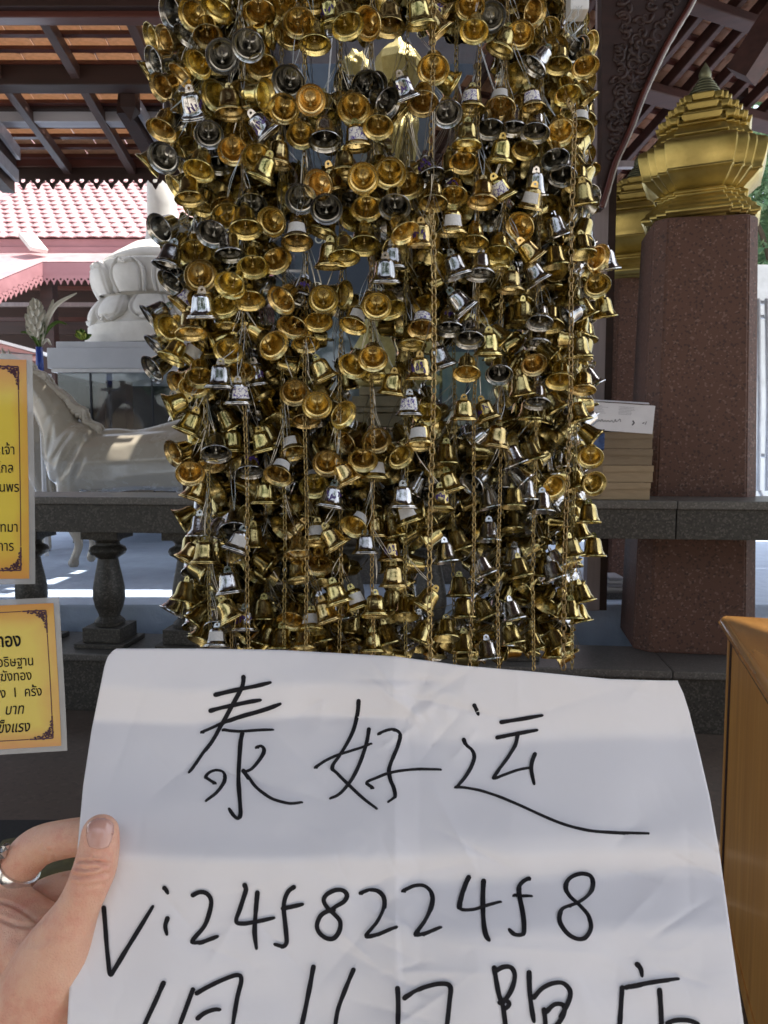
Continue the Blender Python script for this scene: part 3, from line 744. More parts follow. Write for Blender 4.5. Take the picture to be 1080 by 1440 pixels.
keep(mk('roof_sheet', V + [v - Vector((0, 0, .06)) for v in V], [(0, 1, 2, 3), (7, 6, 5, 4), (0, 4, 5, 1), (1, 5, 6, 2), (2, 6, 7, 3), (3, 7, 4, 0)], 'red_wood'), lo)

# ---------------- lotus pedestal on a marble-roofed glass case
D = 9.05; u = D / F
cx = P(232, 478, D)
lp = empty('lotus_pedestal', (cx.x, D, cx.z), 'white stone lotus pedestal with carved petals above the horse', 'pedestal')
zz = lambda y: (478 - y) * u
R1 = 97 * u
prof = [(104 * u, 2.613 - cx.z), (104 * u, 2.70 - cx.z), (100 * u, 2.702 - cx.z), (100 * u, zz(468)), (96 * u, zz(466)), (92 * u, zz(463)), (87 * u, zz(452)), (81 * u, zz(438)), (76 * u, zz(430)), (78 * u, zz(427)), (82 * u, zz(424)), (85 * u, zz(412)), (87 * u, zz(398)), (87 * u, zz(386)), (84 * u, zz(384)), (50 * u, zz(383))]
v, f = lathe(prof, 48); mk('core', v, f, 'white_stone', lp, smooth_=True).data.set_sharp_from_angle(angle=math.radians(40))
v, f = lathe([(80 * u, zz(383)), (79 * u, zz(378)), (62 * u, zz(366)), (40 * u, zz(352)), (24 * u, zz(348)), (20 * u, zz(320)), (20 * u, zz(300)), (19 * u, zz(230))], 40)
mk('statue_skirt', v, f, 'white_stone', lp, smooth_=True)
def petal(h0, h1, rb, rt, width, flip):
    V = []; nu, nv = 30, 22
    for j in range(nv + 1):
        t_ = j / nv; tt = 1 - t_ if flip else t_
        wv = width * (1 - abs(tt) ** 5 * .75) * (.86 + .14 * math.sin(math.pi * tt))
        for i in range(nu + 1):
            s_ = i / nu * 2 - 1; a_ = s_ * wv
            zt_ = lerp(h0, h1, t_)
            rad = lerp(rb, rt, t_) + .055 * math.sin(math.pi * min(1, t_ * .9 + .05))
            edge_ = abs(s_); rim = -.030 * math.exp(-((edge_ - .74) / .05) ** 2) - .030 * math.exp(-((tt - .82) / .04) ** 2) * (edge_ < .78) + .020 * math.exp(-((edge_ - .88) / .06) ** 2) + .020 * math.exp(-((tt - .90) / .05) ** 2) * (edge_ < .9)
            rad += .05 * (1 - s_ * s_) ** .7 + rim
            if edge_ > .97 or tt > .97: rad -= .05
            dent = .05 * math.exp(-(s_ / .25) ** 2) * (1 if tt > .7 else 0) * (tt - .7) / .3
            V.append((rad * math.sin(a_), -rad * math.cos(a_), zt_ + (dent if flip else -dent)))
    Fa = [(j * (nu + 1) + i, j * (nu + 1) + i + 1, (j + 1) * (nu + 1) + i + 1, (j + 1) * (nu + 1) + i) for j in range(nv) for i in range(nu)]
    me = bpy.data.meshes.new('petal'); me.from_pydata(V, [], Fa); me.update(); me.materials.append(M['white_stone'])
    for p in me.polygons: p.use_smooth = True
    return me
pu = petal(zz(428), zz(385), 80 * u, 88 * u, math.pi / 10.6, False); pl_ = petal(zz(466), zz(432), 92 * u, 80 * u, math.pi / 10.6, True)
for k in range(10):
    for me, ph in ((pu, .0), (pl_, .5)):
        o = bpy.data.objects.new('petal', me); COL.objects.link(o); o.parent = lp; o.rotation_euler.z = (k + ph) * 2 * math.pi / 10 - .25
case = empty('glass_case', P(160, 520, 8.1), 'glass display case under a thick white marble slab behind the horse', 'case')
xl, xr = P(66, 500, 8.0).x, P(420, 500, 8.0).x
z = lambda y, D_=8.0: P(0, y, D_).z
M['slab'] = basic('slab_marble', (0.50, 0.52, 0.56), (0.42, 0.44, 0.48), 0.35, scale=3, bumps=0.05)
box('slab_top', (xl + .07, 8.06, z(489) + .001), (xr - .07, 9.9, z(479)), 'slab', case, bev=.006)
box('marble_slab', (xl, 8.0, z(518)), (xr, 9.96, z(489)), 'slab', case, bev=.008)
box('slab_lip', (xl + .03, 8.02, z(523)), (xr - .03, 9.9, z(518) - .001), 'white_metal', case)
for lx_, ly_ in ((xl + .12, 8.2), (xr - .2, 8.2), (xl + .12, 9.7), (xr - .2, 9.7)): box('leg', (lx_, ly_, .491), (lx_ + .08, ly_ + .08, .949), 'dark_panel', case)
box('case_floor', (xl + .04, 8.08, .95), (xr - .04, 9.88, .985), 'dark_panel', case)
box('glass_front', (xl + .06, 8.1, .986), (xr - .06, 8.112, z(523)), 'glass', case)
box('glass_side', (xl + .06, 8.115, .986), (xl + .072, 9.8, z(523)), 'glass', case)
box('back_panel', (xl + .06, 9.82, .986), (xr - .06, 9.86, z(523)), 'dark_panel', case)
for pxx in (128, 214): box('mullion', (P(pxx, 600, 8.09).x, 8.085, .986), (P(pxx + 2, 600, 8.09).x, 8.098, z(523)), 'dark_panel', case)
box('inner_post', (P(150, 600, 9).x, 9.0, .986), (P(178, 600, 9).x, 9.25, z(524)), 'dark_wood', case)
box('inner_post', (P(128, 600, 9.3).x, 9.3, .986), (P(148, 600, 9.3).x, 9.5, z(524)), 'terrazzo', case)

# ---------------- cream horses
def horse(name, ox, D, sc, label, flip=1):
    # outline stations along the body in photo pixels (x, ytop, ybottom), depth halfwidth px
    u = D / F * sc
    root = empty(name, (P(ox, 795, D).x, D, .491), label, 'horse statue', 'cream horse statues')
    def X(px): return (px - 150) * u * flip
    def Z(py): return (797 - py) * u + .003
    balls = []
    def sphere_chain(pts, n=10):
        pts = catmull(pts, n)
        for x, y, r, *w in pts:
            dy = w[0] if w else 0
            balls.append(((X(x), dy * u, Z(y)), r * u, 2))
    # trunk
    sphere_chain([(110, 650, 41), (135, 653, 43), (165, 652, 43), (200, 650, 42), (240, 648, 45), (275, 645, 48), (300, 645, 42)])
    sphere_chain([(100, 662, 26, -8), (108, 640, 30, -10), (122, 622, 26, -10)])
    sphere_chain([(100, 640, 34), (95, 612, 30), (84, 585, 27), (68, 558, 24), (48, 536, 20), (26, 524, 18)], 12)   # neck
    sphere_chain([(26, 524, 18), (5, 535, 16), (-14, 558, 13), (-30, 580, 9), (-36, 588, 8)], 8)         # head
    sphere_chain([(140, 630, 24), (170, 620, 16), (200, 620, 14), (240, 615, 18), (265, 612, 22)])
    for s_, pts in ((-1, [(112, 665, 22), (104, 700, 13), (108, 735, 8.5), (118, 765, 6.5), (112, 785, 6), (110, 793, 8)]),
                    (1, [(118, 665, 22), (128, 705, 12), (122, 738, 8), (126, 768, 6.5), (122, 790, 7)]),
                    (-1, [(290, 655, 26), (296, 700, 15), (306, 735, 9), (300, 765, 6.5), (298, 792, 8)]),
                    (1, [(270, 655, 26), (262, 700, 14), (272, 737, 9), (268, 768, 6.5), (264, 792, 8)])):
        sphere_chain([(a_, b_, c_, s_ * 17) for a_, b_, c_ in pts], 10)
    for s_ in (-1, 1): sphere_chain([(24, 512, 5, s_ * 8), (20, 502, 3.5, s_ * 9), (18, 494, 1.5, s_ * 9)], 5)
    o = sphere_cloud('body', balls, 'cream_gloss', root)
    md = o.modifiers.new('r', 'REMESH'); md.mode = 'VOXEL'; md.voxel_size = 2.2 * u
    md = o.modifiers.new('s', 'SMOOTH'); md.iterations = 5; md.factor = .6
    dg = bpy.context.evaluated_depsgraph_get(); me = bpy.data.meshes.new_from_object(o.evaluated_get(dg)); o.modifiers.clear(); o.data = me
    # muscle folds between shoulder and chest
    folds = [((92, 650), (118, 612), 3.0, -4.0), ((104, 672), (128, 630), 3.2, -5), ((118, 680), (138, 648), 3.0, -4), ((84, 640), (92, 600), 3, -3), ((98, 662), (112, 628), 3.5, 3.0), ((114, 674), (132, 640), 3.0, 3.5), ((78, 600), (100, 570), 4, -2)]
    for v in me.vertices:
        if v.co.y > 0: continue
        px = v.co.x / u * flip + 150; py = 797 - (v.co.z - .003) / u
        d_ = 0
        for (x0, y0), (x1, y1), w_, am in folds:
            L2 = (x1 - x0) ** 2 + (y1 - y0) ** 2; t_ = max(0, min(1, ((px - x0) * (x1 - x0) + (py - y0) * (y1 - y0)) / L2))
            dd = math.hypot(px - x0 - t_ * (x1 - x0), py - y0 - t_ * (y1 - y0))
            d_ += am * math.exp(-(dd / w_) ** 2) * math.sin(math.pi * (t_ * .8 + .1))
        v.co.y -= d_ * u * .8
    for p in me.polygons: p.use_smooth = True
    # mane: wavy locks along the crest
    crest = catmull([(20, 506, 0), (45, 514, 0), (66, 530, 0), (84, 548, 0), (104, 564, 0), (122, 584, 0), (138, 602, 0), (152, 615, 0), (164, 621, 0)], 5)
    rn_ = random.Random(2)
    for i, (x, y, _) in enumerate(crest):
        for s_ in (-1, -.2):
            pts = []; rads = []
            L = rn_.uniform(20, 30)
            for k in range(9):
                t_ = k / 8
                pts.append((X(x - 4 + L * t_ * .85 + 3.0 * math.sin(t_ * 6 + i)), (s_ * (9 + 6 * t_)) * u, Z(y + 1 + L * t_ * .42 - 4 * math.sin(t_ * 3.0) + 1.6 * math.sin(t_ * 8 + i * 1.3))))
                rads.append(u * 5.0 * (1 - t_ * .75))
            v_, f_ = tube(pts, rads, 7); mk('mane_lock', v_, f_, 'cream_gloss', root, smooth_=True)
    v_, f_ = tube([(X(310 + 8 * math.sin(k * .5)), 0, Z(625 + k * 11)) for k in range(13)], [u * (5 + 7 * math.sin(math.pi * (k + 1) / 14)) for k in range(13)], 8)
    mk('tail', v_, f_, 'cream_gloss', root, smooth_=True)
    return root
h1 = horse('horse_statue', 150, 6.65, 1.0, 'glossy cream horse statue with wavy mane, the nearer of the two horses')
h2 = horse('horse_statue', -60, 7.7, 1.0, 'second cream horse, only its rump and flank showing beside the yellow sign', 1)
h2.location.x = P(-78, 700, 7.7).x

# flower vase on a stand in front of the slab
fv = empty('flower_vase', P(56, 515, 7.2), 'white flower spike with long leaves in a slim blue vase', 'flower vase')
st = P(56, 515, 7.2)
v, f = lathe([(.015, .49), (.02, .492), (.02, st.z - .1), (.1, st.z - .09), (.1, st.z - .07), (.02, st.z - .06)], 12)
o = mk('stand', [(x + st.x, y + st.y, z_) for x, y, z_ in v], f, 'white_metal'); keep(o, fv)
v, f = lathe([(.03, st.z - .055), (.034, st.z), (.03, P(0, 488, 7.2).z)], 14)
M['blue_glaze'] = basic('blue_glaze', (0.03, 0.07, 0.35), rough=0.2, bumps=0)
keep(mk('vase', [(x + st.x, y + st.y, z_) for x, y, z_ in v], f, 'blue_glaze', smooth_=True), fv)
def leaf(name, pts, w, mat, root, D_, zs=0):
    c = catmull(pts, 6); V = []; Fa = []
    for k, (x, y) in enumerate(c):
        t_ = k / (len(c) - 1); ww = w * math.sin(math.pi * min(1, t_ * .85 + .12)) + .3
        x1, y1 = c[min(k + 1, len(c) - 1)]; x0, y0 = c[max(k - 1, 0)]
        nx, ny = -(y1 - y0), x1 - x0; l = math.hypot(nx, ny) or 1; nx /= l; ny /= l
        V += [P(x + nx * ww, y + ny * ww, D_ + zs * t_), P(x, y, D_ + zs * t_ + .03), P(x - nx * ww, y - ny * ww, D_ + zs * t_)]
        if k: b_ = 3 * k; Fa += [(b_ - 3, b_ - 2, b_ + 1, b_), (b_ - 2, b_ - 1, b_ + 2, b_ + 1)]
    o = mk(name, V, Fa, mat, smooth_=True); keep(o, root); return o
for pts, w, m_ in (([(57, 488), (62, 460), (78, 430), (108, 412)], 4, 'flower'), ([(57, 486), (64, 455), (70, 438), (75, 421)], 4, 'flower'), ([(56, 486), (66, 465), (80, 453), (94, 456)], 2.5, 'leaf_green'),
                 ([(54, 488), (48, 475), (40, 468), (29, 467)], 2.5, 'leaf_green'), ([(55, 488), (54, 470), (50, 455)], 3, 'leaf_green'), ([(57, 488), (60, 470), (62, 452)], 3, 'leaf_green'), ([(58, 486), (66, 478), (72, 486)], 2, 'flower')):
    leaf('leaf', pts, w, m_, fv, 7.2, random.uniform(-.1, .1))
rn_ = random.Random(8)
for i in range(34):
    t_ = i / 34; y = lerp(470, 422, t_); a_ = i * 2.4; sp = 10 * math.sin(math.pi * min(1, t_ * .75 + .2)) + 1
    x = 50 + sp * math.cos(a_); dd = 7.2 + sp * math.sin(a_) * 7.2 / F
    leaf('petal', [(50 + (x - 50) * .3, y + 7), (x, y + 2), (x + (x - 50) * .35, y - 5)], 3.6, 'flower', fv, dd, 0)
pt = empty('potted_plant', P(116, 478, 7.9), 'small yellow green plant beside the lotus pedestal', 'plant')
M['yellow_leaf'] = basic('yellow_leaf', (0.45, 0.50, 0.10), (0.25, 0.34, 0.06), 0.5, scale=9)
for i in range(16):
    a_ = rn_.uniform(-1.2, 1.2); L = rn_.uniform(9, 17)
    leaf('leaf', [(117, 477), (117 + L * .5 * math.sin(a_), 477 - L * .6 * math.cos(a_)), (117 + L * math.sin(a_), 477 - L * math.cos(a_) * .95)], 3, 'yellow_leaf' if i % 3 else 'leaf_green', pt, 8.15 + rn_.uniform(-.08, .05))

# ---------------- golden figure in its glass shrine behind the bells
sh = empty('glass_shrine', P(560, 680, 5.6), 'tall slate blue glass shrine behind the bells with a sign strip', 'shrine')
y0 = 5.7
xa, xb = P(385, 400, y0).x, P(728, 400, y0).x
zb = .491; ztp = P(0, -40, y0).z
box('back_panel', (xa, y0 + 1.3, zb), (xb, y0 + 1.34, ztp), 'slate_panel', sh)
box('glass_front', (xa, y0, P(0, 600, y0).z), (xb, y0 + .012, ztp), 'glass', sh)
box('glass_side', (xa, y0 + .014, P(0, 600, y0).z), (xa + .012, y0 + 1.29, ztp), 'glass', sh)
box('glass_side', (xb - .012, y0 + .014, P(0, 600, y0).z), (xb, y0 + 1.29, ztp), 'glass', sh)
M['sign_blue'] = basic('sign_blue', (0.06, 0.085, 0.13), (0.045, 0.065, 0.10), 0.35, scale=3, bumps=0)
box('name_board', (P(425, 340, 5.6).x, 5.60, P(0, 412, 5.6).z), (P(520, 340, 5.6).x, 5.63, P(0, 312, 5.6).z), 'sign_blue', sh, bev=.003)
box('frame_bar', (xa, y0 - .03, P(0, 379, 5.6).z), (xb, y0 - .002, P(0, 376, 5.6).z), 'white_metal', sh)
box('base_moulding', (P(470, 570, 5.5).x, 5.5, P(0, 574, 5.5).z), (P(590, 570, 5.5).x, 6.6, P(0, 562, 5.5).z), 'beige', sh, bev=.01) if 'beige' in M else None
M['sign_letters'] = basic('sign_letters', (0.62, 0.66, 0.62), rough=0.4, bumps=0)
M['beige'] = basic('beige_stone', (0.48, 0.40, 0.27), (0.36, 0.30, 0.20), 0.5, scale=5)
for ya, yb_, x0_, x1_, dd in ((544, 556, 505, 575, 5.95), (557, 572, 495, 585, 5.85), (573, 580, 485, 594, 5.78), (581, 600, 492, 588, 5.82), (601, 612, 470, 605, 5.74)):
    box('plinth_step', (P(x0_, 570, dd).x, dd, P(0, yb_, dd).z + .002), (P(x1_, 570, dd).x, 6.8, P(0, ya, dd).z), 'beige', sh, bev=.008)
box('shrine_base', (xa - .05, y0 - .02, .491), (xb + .05, y0 + 1.36, P(0, 613, y0).z), 'granite_pale', sh, bev=.01)
M['teal_glass'] = basic('teal_pane', (0.30, 0.46, 0.50), (0.50, 0.60, 0.52), 0.3, scale=6, stretch=(3, 1, .4), bumps=0)
for x0_, x1_ in ((592, 618), (622, 655), (660, 698)):
    box('teal_pane', (P(x0_, 540, 6.1).x, 6.1, P(0, 598, 6.1).z), (P(x1_, 540, 6.1).x, 6.12, P(0, 495, 6.1).z), 'teal_glass', sh)

gs = empty('golden_statue', P(560, 540, 6.2), 'pale gold statue with tall crown behind the bells', 'statue')
u = 6.2 / F
def gz(y): return P(0, y, 6.2).z
gx = P(560, 300, 6.2).x
def prism(name, pts, D0, D1, mat, root, bev=.01):
    bm = bmesh.new(); fr_ = [bm.verts.new(P(x, y, D0)) for x, y in pts]; f0 = bm.faces.new(fr_)
    ex = bmesh.ops.extrude_face_region(bm, geom=[f0])
    for v in [g for g in ex['geom'] if isinstance(g, bmesh.types.BMVert)]: v.co.y += D1 - D0
    bmesh.ops.recalc_face_normals(bm, faces=bm.faces)
    if bev: bmesh.ops.bevel(bm, geom=[e for e in bm.edges if e.calc_face_angle(0) > .3], offset=bev, segments=3, affect='EDGES')
    o = frombm(name, bm, mat); keep(o, root); return o
v, f = lathe([(r_ * u, gz(y)) for r_, y in ((16, 158), (18, 145), (21, 132), (30, 108), (33, 92), (30, 80), (18, 68), (10, 63), (6, 58), (2, 48))], 8)
o = mk('crown', [(x + gx, y + 6.2, z_) for x, y, z_ in v], f, 'gold_pale'); keep(o, gs)
v, f = lathe([(r_ * u, gz(y)) for r_, y in ((10, 232), (24, 222), (27, 200), (25, 176), (18, 160), (10, 152))], 24)
keep(mk('head', [(x + gx, y * .9 + 6.22, z_) for x, y, z_ in v], f, 'gold_pale', smooth_=True), gs)
V, Fa = [], []
prof = [(60, 520), (66, 500), (50, 470), (42, 430), (40, 390), (44, 350), (52, 310), (56, 280), (50, 250), (30, 232), (12, 226)]
n = 64
for r_, y in prof:
    for i in range(n):
        a_ = 2 * math.pi * i / n; rr = r_ * u * (1 + .07 * math.sin(a_ * 14 + y * .05)); V.append((gx + rr * math.cos(a_), 6.3 + rr * .6 * math.sin(a_), gz(y)))
for k in range(len(prof) - 1):
    for i in range(n): j = (i + 1) % n; Fa.append((k * n + i, k * n + j, (k + 1) * n + j, (k + 1) * n + i))
keep(mk('robe', V, Fa, 'gold_pale', smooth_=True), gs)
v, f = lathe([(r_ * u, gz(y)) for r_, y in ((80, 543), (84, 535), (78, 526), (70, 521), (20, 520))], 32)
keep(mk('lotus_seat', [(x + gx, y * .6 + 6.3, z_) for x, y, z_ in v], f, 'gold_pale', smooth_=True), gs)
# folds of cloth over shoulder
for k in range(6):
    pts = [P(585 - k * 7 + t_ * -18 + 6 * math.sin(t_ * 2), 168 + t_ * 62, 6.0 - .04 * math.sin(t_ * 3)) for t_ in [i / 10 for i in range(11)]]
    v, f = tube(pts, [.022 + .008 * math.sin(i) for i in range(11)], 8); keep(mk('sash_fold', v, f, 'gold_pale', smooth_=True), gs)
gl_ = empty('gold_foil_flower', P(500, 92, 6.0), 'crumpled gold foil flower beside the statue crown', 'ornament')
bm = bmesh.new(); bmesh.ops.create_icosphere(bm, subdivisions=3, radius=.10)
for v in bm.verts:
    v.co *= 1 + .35 * mnoise.noise(v.co * 22); v.co.y *= .6
o = frombm('foil', bm, 'gold_pale'); o.parent = gl_

# ---------------- trees and white wall beyond, right edge
tr = empty('tree', P(1085, 420, 13), 'bright green leafy tree in sunlight at the right edge behind the capital', 'tree')
tb = P(1112, 420, 13)
v, f = tube([(tb.x + .1 * math.sin(k), 13.2, k * .75) for k in range(11)], [.17 - .012 * k for k in range(11)], 10); keep(mk('trunk', v, f, 'trunk', smooth_=True), tr)
def leaves(name, centers, n, size, root, seed):
    rn2 = random.Random(seed); V = []; Fa = []
    for i in range(n):
        c, r = rn2.choice(centers)
        d = Vector((rn2.gauss(0, 1), rn2.gauss(0, 1), rn2.gauss(0, 1))).normalized() * r * rn2.random() ** .4
        p = Vector(c) + d; a = Vector((rn2.gauss(0, 1), rn2.gauss(0, 1), rn2.gauss(0, .6))).normalized(); b_ = a.orthogonal().normalized()
        b_ = Matrix.Rotation(rn2.uniform(0, 6.3), 3, a) @ b_
        s_ = size * rn2.uniform(.6, 1.3); k = len(V)
        V += [p - a * s_, p + b_ * s_ * .45, p + a * s_, p - b_ * s_ * .45]; Fa.append((k, k + 1, k + 2, k + 3))
    o = mk(name, V, Fa, 'foliage_sunlit'); keep(o, root); return o
rn2 = random.Random(31)
cl = [((tb.x + rn2.gauss(0, .9), 13.2 + rn2.gauss(0, .9), rn2.uniform(3.6, 9.0)), rn2.uniform(.4, .8)) for _ in range(34)]
for (c, r) in cl[:12]:
    v, f = tube([(tb.x, 13.2, max(1.5, c[2] - 2)), ((tb.x + c[0]) / 2, (13.2 + c[1]) / 2, c[2] - .8), c], [.06, .04, .015], 6); keep(mk('branch', v, f, 'trunk'), tr)
leaves('crown', cl, 15000, .085, tr, 5)
tr2 = empty('tree', (9.5, 18, 0), 'broader sunlit green tree farther behind the right hand court wall', 'tree')
v, f = tube([(9.5, 18, k * .8) for k in range(9)], [.2 - .015 * k for k in range(9)], 8); keep(mk('trunk', v, f, 'trunk'), tr2)
leaves('crown', [((9.5 + rn2.gauss(0, 2), 18 + rn2.gauss(0, 1.4), rn2.uniform(3.4, 9)), rn2.uniform(.6, 1.2)) for _ in range(30)], 16000, .14, tr2, 6)
tag(box('court_wall', (3.5, 11.4, .0), (14, 11.6, P(0, 372, 11.4).z), 'white_stone', bev=.01), 'white sunlit court wall glimpsed right of the front pillar', 'wall')
pp_ = empty('white_pipe_rack', P(1072, 640, 8), 'white metal rails and looped pipe at the right edge behind the pillar', 'railing')
for px in (1066, 1078, 1092):
    v, f = tube([P(px, 420, 8), P(px + 2, 560, 8), P(px, 690, 8)], .022, 8); keep(mk('upright', v, f, 'white_metal', smooth_=True), pp_)
for py in (425, 445, 640):
    v, f = tube([P(1062, py, 8.05), P(1120, py + 3, 8.05)], .022, 8); keep(mk('crossbar', v, f, 'white_metal', smooth_=True), pp_)
v, f = tube([P(x, y, 7.9) for x, y in catmull([(1068, 690), (1076, 703), (1090, 704), (1110, 695)], 5)], .02, 8); keep(mk('looped_pipe', v, f, 'white_metal', smooth_=True), pp_)
# items seen through the balusters at right
sc_ = empty('step_block', P(860, 875, 5.3), 'low pale stone step seen under the rail left of the front pillar', 'step')
box('tread', (P(815, 870, 5.2).x, 5.1, .492), (P(886, 870, 5.2).x, 5.6, .54), 'granite_pale', sc_, bev=.004)
bk = empty('paper_bundle', P(865, 850, 5.3), 'loose bundle of papers lying on the stone step under the rail', 'papers')
for i in range(4):
    w_ = P(852, 850, 5.2).x
    box('sheet', (w_ + .006 * i, 5.16 + .01 * i, .541 + .022 * i), (w_ + .14 - .008 * i, 5.4, .558 + .022 * i), 'print_grey' if i % 2 else 'plain_sticker', bk)


def on_rail(px): return (RM @ Vector((rx_at(px, .1, 700), 0, 0)))
x0 = rx_at(762, .05, 690)
blabels = ['lowest cardboard box in the stack on the rail', 'second cardboard box up in the stack on the rail', 'third cardboard box up, its edges slightly crushed', 'topmost plain cardboard box just under the white printed one']
hs = [.092, .088, .086, .088]; zb = 1.2305
rights = (914, 918, 917, 918); random.seed(12)
M['card2'] = basic('card_dull', (0.24, 0.18, 0.115), (0.19, 0.14, 0.09), 0.85, scale=9, stretch=(1, 1, 5), bumps=0.2)
for i in range(4):
    x1 = rx_at(rights[i], .03, 690 - 25 * i)
    r = empty('cardboard_box', RM @ Vector(((x0 + x1) / 2, .2, zb)), blabels[i] + ' beside the pillar', 'box', 'boxes stacked on the rail')
    r.rotation_euler.z = ang + random.uniform(-.02, .02)
    w = (x1 - x0) / 2; h = hs[i] - .002
    mt = 'card' if i < 2 else 'card2'
    b_ = box('carton', (-w, -.17, 0), (w, .20, h - .004), mt, None, bev=.004); b_.parent = r
    # lid flaps, a little proud and bowed
    bm = bmesh.new(); n = 12; vs = []
    for k in range(n + 1):
        t_ = k / n; xx = lerp(-w - .002, w + .002, t_); sag = .0025 * math.sin(t_ * 7 + i * 2)
        for (yy, z_) in ((-.173, h - .030 + sag), (-.176, h - .032 + sag), (-.176, h + .0005), (-.173, h)): vs.append(bm.verts.new((xx, yy, z_)))
    for k in range(n):
        for q in range(4): bm.faces.new((vs[k * 4 + q], vs[k * 4 + (q + 1) % 4], vs[k * 4 + 4 + (q + 1) % 4], vs[k * 4 + 4 + q]))
    bmesh.ops.recalc_face_normals(bm, faces=bm.faces)
    fo = frombm('lid_flap', bm, mt, r)
    tp = box('tape', (-.03, -.1772, h * .2), (.025, -.1765, h - .002), 'card2' if i < 2 else 'card', None); tp.parent = r
    zb += hs[i]
# white printed carton on top, tilted
wb = empty('white_printed_box', RM @ Vector((0, 0, zb)), 'white printed carton lying upside down on the cardboard boxes', 'box', 'boxes stacked on the rail')
x1 = rx_at(917, .03, 600); x0w = rx_at(792, .03, 600); w = (x1 - x0w)
wb.location = RM @ Vector((x0w, .012, zb + .020)); wb.rotation_euler = (0, math.radians(4.2), ang)
b_ = box('carton', (0, 0, 0), (w, .28, .145), 'white_card', None, bev=.003); b_.parent = wb
fl = mk('open_flap', [(-.02, -.004, .148), (w * .93, -.006, .150), (w * .98, .12, .165), (.0, .12, .163), (-.02, -.004, .150), (w * .93, -.006, .152), (w * .98, .12, .167), (.0, .12, .165)], [(0, 3, 2, 1), (4, 5, 6, 7), (0, 1, 5, 4), (1, 2, 6, 5), (2, 3, 7, 6), (3, 0, 4, 7)], 'white_card', wb)
pr = []
def flat_stroke(pts, hw, y, f=1):
    V = []; Fa = []
    for k, (x, z_) in enumerate(pts):
        x1_, z1_ = pts[min(k + 1, len(pts) - 1)]; x0_, z0_ = pts[max(k - 1, 0)]
        nx, nz = -(z1_ - z0_), x1_ - x0_; l = math.hypot(nx, nz) or 1; nx /= l; nz /= l
        V += [(x + nx * hw, y, z_ + nz * hw), (x - nx * hw, y, z_ - nz * hw)]
        if k: b = 2 * k; Fa.append((b - 2, b - 1, b + 1, b))
    return V, Fa
for row in range(9):       # tiny print, illegible in the picture
    for side, a0 in ((0, .13), (1, .27)):
        L = random.uniform(.05, .085); zz_ = .128 - row * .0075
        if row > 5: continue
        x = a0
        while x < a0 + L:
            s_ = random.uniform(.003, .010); pr.append(flat_stroke([(x, zz_), (x + s_, zz_)], .0011, -.0015)); x += s_ + .002
v, f = join(pr); o = mk('fine_print', v, f, 'print_grey', wb); o['kind'] = 'stuff'
q = [flat_stroke([(.098 * 1, .062), (.090, .050), (.100, .038)], .0028, -.0016), flat_stroke([(.345, .062), (.354, .050), (.344, .038)], .0032, -.0016)]
v, f = join(q); mk('arrow_mark', v, f, 'print_dark', wb)
q = []; sq = catmull([(.16, .052), (.170, .044), (.176, .054), (.184, .046), (.19, .058), (.198, .046), (.206, .054), (.214, .046), (.222, .055), (.230, .047), (.24, .056), (.250, .046), (.258, .062), (.262, .050), (.272, .056), (.28, .066), (.285, .05)], 4)
v, f = flat_stroke(sq, .0014, -.0016); mk('script_mark', v, f, 'print_dark', wb)
q = [flat_stroke([(.395, .05), (.405, .056)], .002, -.0016), flat_stroke([(.41, .045), (.414, .062)], .0015, -.0016)]
v, f = join(q); mk('print_mark', v, f, 'print_dark', wb)
box('blue_patch', (.0, -.0016, .115), (.03, -.0012, .14), 'print_blue', None).parent = wb
bb_ = empty('blue_bag', RM @ Vector((rx_at(838, -.03, 620), -.02, 1.5)), 'small dark blue packet tucked between the boxes and the bells', 'bag')
bm = bmesh.new(); bmesh.ops.create_grid(bm, x_segments=8, y_segments=8, size=.042)
for v in bm.verts: v.co = Vector((v.co.x, 0.012 * mnoise.noise(v.co * 30), v.co.y * .9 + v.co.x * .2))
bmesh.ops.solidify(bm, geom=bm.faces[:], thickness=.01)
frombm('packet', bm, 'print_blue', bb_, smooth_=True)
bb_.location = P(838, 622, 3.92)

# ================================================================== NEAR FLOOR THINGS
mt_ = box('floor_mat', (-2.6, 2.2, .001), (.35, 2.98, .02), 'black_mat', bev=.004)
tag(mt_, 'black rubber mat lying on the brown floor behind the hand', 'mat')
bm = bmesh.new(); bmesh.ops.create_grid(bm, x_segments=30, y_segments=20, size=1)
for v in bm.verts:
    x, y = v.co.x, v.co.y; v.co = Vector((x * .26, y * .16, .045 + .02 * mnoise.noise(Vector((x * 2.5, y * 2, 3))) - .03 * max(abs(x), abs(y)) ** 6))
bmesh.ops.solidify(bm, geom=bm.faces[:], thickness=.012)
cl_ = frombm('folded_cloth', bm, 'olive', smooth_=True); c = P(78, 1240, 2.62); cl_.location = (c.x, c.y, .022)
tag(cl_, 'olive green cloth lying folded on the black mat', 'cloth')

# ================================================================== WOODEN CABINET
M['cab_wood'] = wood('cabinet_wood', (0.52, 0.25, 0.06), (0.36, 0.155, 0.034), 0.45, 2, coat=0.12, scale=9, bumps=.12)
M['cab_top'] = wood('cabinet_top', (0.56, 0.28, 0.08), (0.40, 0.18, 0.045), 0.16, 1, coat=1.0, scale=9, bumps=.10)
zt = .96
ca = P(1008, 866, 1088 * (1.5 - zt) / (866 - 630)); cb_ = P(1086, 992, 1088 * (1.5 - zt) / (992 - 630))
dv = Vector((cb_.x - ca.x, cb_.y - ca.y, 0)).normalized(); sd = Vector((-dv.y, dv.x, 0)) # towards the right
cab = empty('wooden_cabinet', (ca.x, ca.y, 0), 'honey coloured wooden cabinet with moulded glossy top at the right edge', 'cabinet')
cab.rotation_euler.z = math.atan2(sd.y, sd.x)
